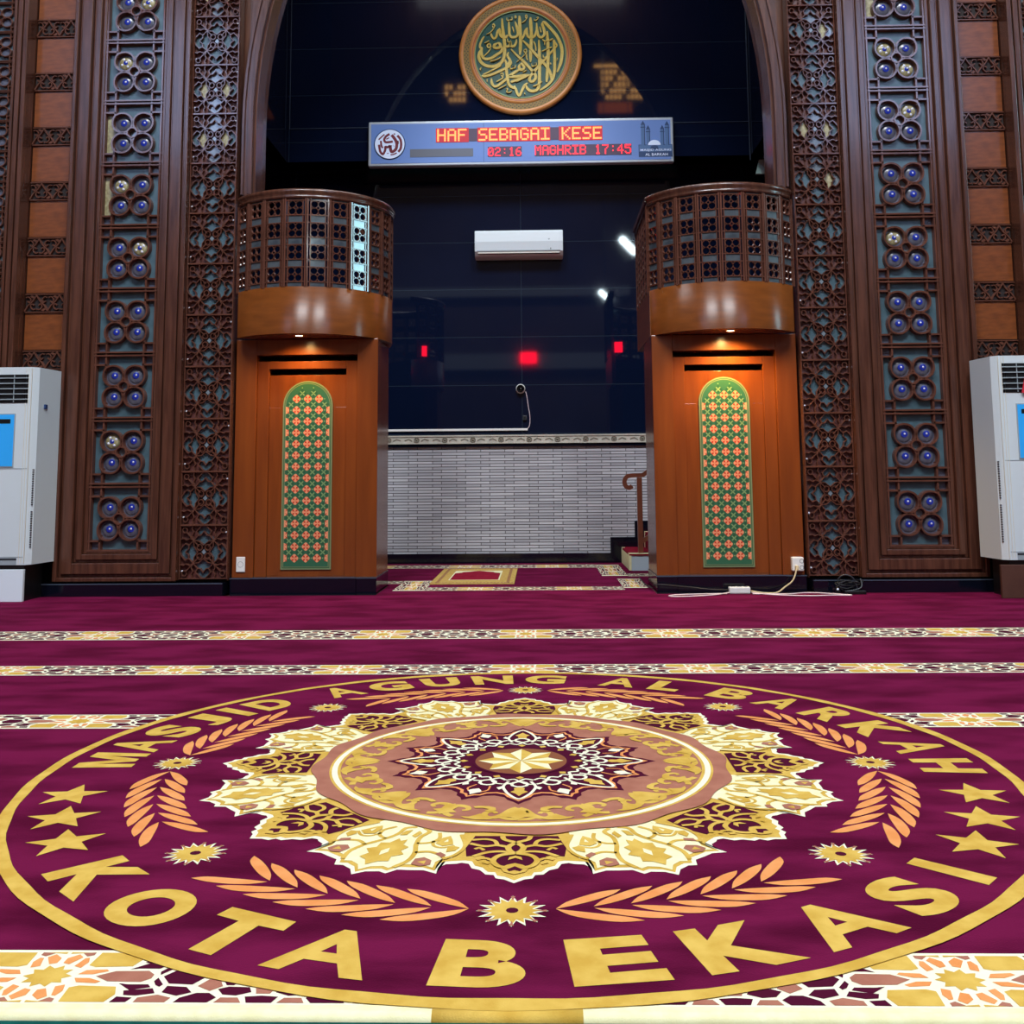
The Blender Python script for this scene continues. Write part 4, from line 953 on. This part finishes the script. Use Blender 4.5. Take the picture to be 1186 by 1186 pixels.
    line([(0, .82), (2.6, .835), (3.6, .870), (2.6, .905), (1.0, .915)], .015, 'gold', .0050)
    line([(0, .82), (2.6, .805), (5.2, .815), (7.2, .845)], .013, 'gold', .0050)
    line([(3.6, .870), (5.0, .855), (6.4, .865)], .011, 'gold', .0050)
    line([(1.0, .78), (3.6, .765), (6.0, .775), (9.0, .76)], .013, 'gold', .0050)
    line([(3.6, .765), (4.4, .735), (6.4, .725), (9.0, .735)], .012, 'gold', .0050)
    line([(0, .745), (2.4, .725), (3.0, .70)], .014, 'gold', .0050)
    line([(5.8, .80), (6.8, .785), (7.6, .795)], .010, 'gold', .0050)
    both([(0, .955), (1.6, .940), (2.2, .915), (1.2, .895), (0, .885)], 'gold', 0.0059)
    both([(0, .930), (.8, .938), (1.2, .925), (0, .905)], 'dark_burgundy', 0.0061)
    both([(0, .85), (1.2, .865), (1.0, .845), (0, .835)], 'gold', 0.0059)
    both([(4.2, .895), (5.4, .885), (5.0, .872), (4.0, .880)], 'gold', 0.0059)
b.build('scalloped_wreath', med, label='cream and gold scalloped wreath')
# inner disc with arabesque band
b = MB(); f = POL(0)
ang = [(t*2.0, .680+.010*math.sin(R(t*2*16))) for t in range(180)]
b.fan(ang, f, .0066, 'mauve'); b.fan([(t*2.5, .628) for t in range(144)], f, .0070, 'gold'); b.fan([(t*2.5, .620) for t in range(144)], f, .0074, 'white_wool'); b.fan([(t*2.5, .602) for t in range(144)], f, .0078, 'gold'); b.fan([(t*2.5, .592) for t in range(144)], f, .0082, 'mauve')
def pline(b, f, pts, w, m, h, sm=4, closed=False, tap=False):
    h = zz(h, .00014, 7)
    p = smooth(pts, sm, closed) if sm else list(pts); n = len(p); vs = []
    for i in range(n):
        a = Vector(f(*p[(i-1) % n if closed else max(i-1, 0)], 0)); c = Vector(f(*p[(i+1) % n if closed else min(i+1, n-1)], 0)); tt = (c-a)
        tt = tt.normalized() if tt.length > 1e-9 else Vector((1, 0, 0)); nn = Vector((-tt.y, tt.x, 0)); q = Vector(f(*p[i], h)); ww = w*(1-.6*i/n if tap else 1); vs += [q-nn*ww/2, q+nn*ww/2]
    b.add(vs, [(2*i, (2*i+2) % (2*n), (2*i+3) % (2*n), 2*i+1) for i in range(n if closed else n-1)], m)
for k in range(16):
    g = POL(22.5*k)
    for sg in (-1, 1):
        S_ = lambda L: [(sg*t, r) for t, r in L]
        if k % 2 == 0:
            pline(b, g, S_([(0, .482), (2.2, .50), (4.6, .545), (7.6, .568), (9.8, .552), (9.6, .524), (7.6, .516), (6.6, .530)]), .030, 'gold', .0086, tap=True)
            pline(b, g, S_([(0, .575), (3.0, .572), (5.0, .556)]), .020, 'gold', .0086)
            b.flat(S_([(1.4, .515), (3.6, .522), (3.0, .500)]) if sg > 0 else S_([(1.4, .515), (3.6, .522), (3.0, .500)])[::-1], g, .0086, 'gold')
        else:
            pline(b, g, S_([(0, .50), (2.6, .488), (5.2, .492), (6.4, .512), (4.8, .524)]), .026, 'gold', .0086, tap=True)
            pline(b, g, S_([(0, .545), (1.8, .568), (4.0, .578)]), .020, 'gold', .0086)
    if k % 2 == 0:
        lf = [(0, .582), (2.0, .560), (4.6, .556), (2.6, .535), (2.6, .515), (0, .480)]
    else: lf = [(0, .578), (1.8, .556), (4.0, .546), (2.0, .530), (2.4, .506), (0, .478)]
    b.flat(lf + [(-t, r) for t, r in lf[-2:0:-1]], g, .0098, 'gold')
for k in range(16):
    g = POL(22.5*k+11.25); e = 1 if k % 2 else -1
    b.flat([(0, .592), (3.2, .586), (5.0, .574), (2.6, .572), (1.2, .556), (0, .540), (-1.2, .556), (-2.6, .572), (-5.0, .574), (-3.2, .586)], g, .0100, 'gold')
    b.flat([(e*1.0, .474), (e*3.6, .484), (e*4.2, .506), (e*2.4, .520), (e*.6, .512), (e*1.8, .500), (e*-.6, .492), (e*-3.0, .498), (e*-4.2, .486), (e*-2.0, .476)], g, .0102, 'gold')
b.build('arabesque_band', med, label='mauve band with gold scrolls inside a white ring')
# pointed rosette and centre star
b = MB(); f = POL(0)
def ros(kr, big, small, valley):
    out = []
    for k in range(16):
        a = 22.5*k; tip = big if k % 2 == 0 else small
        out += [(a-11.25, valley*kr), (a-6.4, (valley+.012)*kr), (a-4.6, (valley+.036)*kr), (a-2.0, (tip-.022)*kr), (a, tip*kr), (a+2.0, (tip-.022)*kr), (a+4.6, (valley+.036)*kr), (a+6.4, (valley+.012)*kr)]
    return out
b.fan(ros(1.04, .447, .440, .372), f, .0085, 'mauve'); b.fan(ros(1.0, .447, .440, .372), f, .0090, 'dark_burgundy')
pline(b, f, ros(.93, .447, .435, .372), 0.0107, 'copper', 0.0095, 0, True)
for k in range(16):
    g = POL(22.5*k)
    if k % 2 == 0:
        lf = [(0, .372), (1.8, .350), (4.6, .334), (2.6, .318), (3.2, .298), (0, .282)]
        b.flat(lf + [(-t, r) for t, r in lf[-2:0:-1]], g, 0.0097, 'gold')
        pline(b, g, [(-8.5, .235), (-10.0, .285), (-7.2, .33), (-4.4, .365), (0, .402), (4.4, .365), (7.2, .33), (10.0, .285), (8.5, .235)], .0095, 'white_wool', 0.0098, 3)
    else:
        lf = [(0, .385), (2.0, .362), (4.0, .352), (2.2, .335), (0, .322)]
        b.flat(lf + [(-t, r) for t, r in lf[-2:0:-1]], g, 0.0097, 'white_wool')
        pline(b, g, [(-4.5, .29), (-5.8, .33), (-3.2, .352)], .006, 'copper', 0.0097, 3); pline(b, g, [(4.5, .29), (5.8, .33), (3.2, .352)], .006, 'copper', 0.0097, 3)
    pline(b, g, [(5.5*math.cos(2*PI*j/10), .258+.026*math.sin(2*PI*j/10)) for j in range(10)], 0.0107, 'white_wool', 0.0099, 0, True)
    pline(b, g, [(-11, .222), (-5, .208), (0, .232), (5, .258), (11, .262)], .008, 'white_wool', 0.0100, 3)
    pline(b, g, [(-11, .262), (-5, .250), (0, .225), (5, .205), (11, .222)], 0.0097, 'white_wool', 0.0101, 3)
    b.flat([(-4, .192), (0, .175), (4, .192), (0, .205)], g, 0.0101, 'gold')
    b.flat([(9, .300), (11.25, .318), (13.5, .300), (11.25, .285)], g, 0.0101, 'white_wool')
pline(b, f, [(t*5, .158) for t in range(72)], .012, 'dark_burgundy', 0.0102, 0, True); b.fan([(t*5, .154) for t in range(72)], f, 0.0102, 'brown_wool')
for k in range(8):
    g = POL(45*k); b.flat([(0, 0.001), (-22.5, .098), (0, .142)], g, 0.0105, 'gold'); b.flat([(0, 0.001), (0, .142), (22.5, .098)], g, 0.0105, 'cream')
b.build('rosette', med, label='white and gold eight pointed star in a dark pointed rosette')

# carpet of the niche
nc = thing('niche_carpet', 'burgundy carpet with patterned cream borders inside the dark niche', 'carpet', (0, 0, 0))
b = MB(); b.prism([[(X0-1.14, 8.342), (X0+1.14, 8.342), (X0+1.14, 9.16), (X0+2.98, 9.16), (X0+2.98, 11.31), (X0-2.98, 11.31), (X0-2.98, 9.16), (X0-1.14, 9.16)]], FL, -.014, 0, 'burgundy'); b.build('pile', nc)
def patch(x0, x1, y0, y1, cells, name='border_stripe'):
    b = MB(); b.prism([[(x0, y0), (x1, y0), (x1, y1), (x0, y1)]], FL, .0002, .0008, 'white_wool')
    n = max(1, round((x1-x0)/.87)); su = (x1-x0)/n/.87
    for k in range(n): stripe_cell(b, x0+(k+.5)*.87*su, (y0+y1)/2, su, (y1-y0)/.238)
    b.build(name, nc)
patch(-1.24, -.97, 8.66, 9.45, 1, 'corner_patch'); patch(-.97, .72, 8.66, 8.90, 2); patch(.72, .93, 8.80, 9.55, 1, 'corner_patch'); patch(-3.1, .60, 10.75, 11.10, 3); patch(.60, .85, 9.85, 11.05, 1, 'corner_patch'); patch(.85, 1.6, 9.80, 10.05, 1); patch(-3.1, -1.24, 9.22, 9.45, 2)
# green carpet in front
gc = thing('green_carpet', 'dark green carpet with small pale motifs along the front edge of the burgundy carpet', 'carpet', (0, 0, 0))
b = MB(); b.box(-6, 6, -3, 1.904, -.014, -.010, 'green_wool')
for i in range(-40, 41):
    for j in range(6):
        x = .052*i + .026*(j % 2); y = 1.868 - .06*j
        b.flat([(x-.013, y+.010), (x-.006, y+.002), (x, y+.012), (x+.006, y+.002), (x+.013, y+.010), (x+.004, y-.010), (x-.004, y-.010)], FL, -.0095, 'pale_wool')
b.build('pile', gc)

# ------------------------------------------------------------------ the hall behind, seen only as reflections, and the light
VR = 2*YB + 9.5
def display(x, z, w=.52, h=.36):
    b = MB(); b.box(-w/2, w/2, -.0, .05, -h/2, h/2, 'red_display'); b.build('led_clock', loc=(x, -9.25, z), label='red glowing clock display on the rear wall of the hall', category='clock')
for x in (-.27,): display(x, 4.70) if x == -.27 else None
b = MB(); b.box(-4.2, 3.6, -9.5, -9.3, 4.35, 4.85, 'beam'); b.box(-4.9, 3.0, -9.5, -9.3, 6.7, 7.0, 'beam'); struct('trim_5', b)
for x, z, w in ((3.1, 13.35, 1.9), (-2.55, 13.35, .7), (4.6, 12.75, .7)):
    t = thing('gallery_window', 'warm lit lattice window of the gallery', 'window light', (x, -9.5, z), 'gallery windows')
    b = MB(); n = max(3, int(w/.13))
    for r_ in range(3 if w < 1 else 5):
        for c in range(n):
            if (c*7+r_*3) % 5 == 0: continue
            b.box(-w/2+w/n*c+.025, -w/2+w/n*(c+1)-.025, 0, .03, -.34+.21*r_, -.34+.21*r_+.13, 'warm_window')
    if w > 1: b.box(-w/2-.2, w/2-.3, 0, .05, .74, .80, 'warm_window'); b.box(-w/2-.1, w/2-.9, 0, .03, -.80, -.46, 'amber_glow')  # added glowing bar and amber box, imitating the warm-lit dome
    b.build('panes_and_glow', t)
for sx in (-1, 1):
    t = thing('clerestory_window', 'tall bluish window high on the rear wall', 'window light', (sx*9.6 - .2, -9.5, 11.6), 'clerestory windows')
    b = MB(); b.box(-1.9, 1.9, 0, .03, -1.9, 1.9, 'day_window'); b.build('pane', t)
    b = MB()
    for x in (-1.95, -.65, .65, 1.95): b.box(x-.05, x+.05, 0, .08, -1.95, 1.95, 'dark_wood')
    for z in (-1.95, 0, 1.95): b.box(-2, 2, 0, .08, z-.05, z+.05, 'dark_wood')
    b.build('frame', t)
t = thing('side_window', 'tall bright window in the side wall of the hall', 'window light', (12, 6.48, 6.0))
b = MB(); b.box(-.03, 0, -.38, .38, -1.6, 1.6, 'side_pane'); b.build('pane', t)
b = MB()
for y in (-.42, .42): b.box(-.07, 0, y-.04, y+.04, -1.64, 1.64, 'dark_wood')
for z in (-1.64, 1.64): b.box(-.07, 0, -.46, .46, z-.04, z+.04, 'dark_wood')
b.build('frame', t)
for s_, x, w_, y_ in ((-1, X0-1.29, .03, 9.5), (1, X0+1.245, .05, 9.69)):  # unseen red boxes added to show as red reflections in the granite
    b = MB(); b.box(-w_, w_, 0, .05, -.065, .065, 'red_display'); b.box(*sorted((0, s_*(.26 if s_ < 0 else .03))), -.03, 0, -.10, -.075, 'black'); b.box(-.01, .01, -.03, 0, -.10, .05, 'black'); b.build('red_glow_box', loc=(x, y_, 2.60), label='small added red indicator behind the balcony of the pulpit '+('with a single socket' if s_ < 0 else 'in front of the stair'), category='glow')
def tube_lamp(x, y, z, dx, dy, L, r):
    t = thing('tube_lamp', 'white fluorescent tube hanging in the hall', 'lamp', (x, y, z), 'tube lamps')
    n = math.hypot(dx, dy); dx, dy = dx/n*L/2, dy/n*L/2
    b = MB(); b.tube([(-dx, -dy, 0), (0, 0, 0), (dx, dy, 0)], r, 'lamp_white', 10); b.build('tube', t)
    b = MB(); b.tube([(-dx, -dy, r+.03), (0, 0, r+.03), (dx, dy, r+.03)], .04, 'plastic', 6); b.tube([(0, 0, r+.03), (0, .001, 14-z)], .01, 'black', 6); b.build('holder', t)
tube_lamp(2.49, -4.0, 7.08, .36, -1.17, 1.5, .10); tube_lamp(1.84, -4.0, 5.72, .34, -1.3, 1.2, .07)

def area(name, loc, rot, sx, sy, power, col):
    l = bpy.data.lights.new(name, 'AREA'); l.shape = 'RECTANGLE'; l.size = sx; l.size_y = sy; l.energy = power; l.color = col
    o = bpy.data.objects.new(name, l); COL.objects.link(o); o.location = loc; o.rotation_euler = rot; return o
for x in (-3.2, 3.0): area('ceiling_light', (x, -3.0, 15.5), (R(25), 0, 0), 3.6, 3.6, 1900, (.90, .95, 1.0))
area('niche_fill_light', (X0, 9.3, 7.85), (R(-14), 0, 0), 3.0, .5, 90, (.92, .96, 1.0))  # unseen fill added to brighten the roundel and niche walls
for (x, y), e in ((lampL, 38), (lampR, 95)):
    l = bpy.data.lights.new('downlight_lamp', 'SPOT'); l.energy = e; l.color = (1, .62, .20); l.spot_size = R(150); l.spot_blend = .9; l.shadow_soft_size = .025
    o = bpy.data.objects.new('downlight_lamp', l); COL.objects.link(o); o.location = (x, y, 2.115); o.rotation_euler = (R(8), 0, 0)
w = bpy.data.worlds.new('World'); SC.world = w; w.use_nodes = True; w.node_tree.nodes['Background'].inputs['Color'].default_value = (.02, .022, .03, 1)

# ------------------------------------------------------------------ camera
f_, ppy, pitch, roll, yaw = 1170.8552, 420.8656, .1115, -.0079, -.0248
cam = bpy.data.cameras.new('camera'); co = bpy.data.objects.new('camera', cam); COL.objects.link(co)
Fv = Vector((math.sin(yaw)*math.cos(pitch), math.cos(yaw)*math.cos(pitch), math.sin(pitch))); Rv = Vector((math.cos(yaw), -math.sin(yaw), 0)); Uv = Rv.cross(Fv)
R2 = Rv*math.cos(roll) + Uv*math.sin(roll); U2 = Uv*math.cos(roll) - Rv*math.sin(roll)
mw = Matrix((R2, U2, -Fv)).transposed().to_4x4(); mw.translation = Vector((0, 0, .95)); co.matrix_world = mw
cam.sensor_width = 36; cam.lens = 36*f_/1186; cam.shift_y = -(593-ppy)/1186; cam.clip_start = .05; cam.clip_end = 100
SC.camera = co
SC.view_settings.view_transform = 'Standard'; SC.view_settings.look = 'None'; SC.view_settings.exposure = 0; SC.view_settings.gamma = 1
SC.view_settings.use_curve_mapping = False
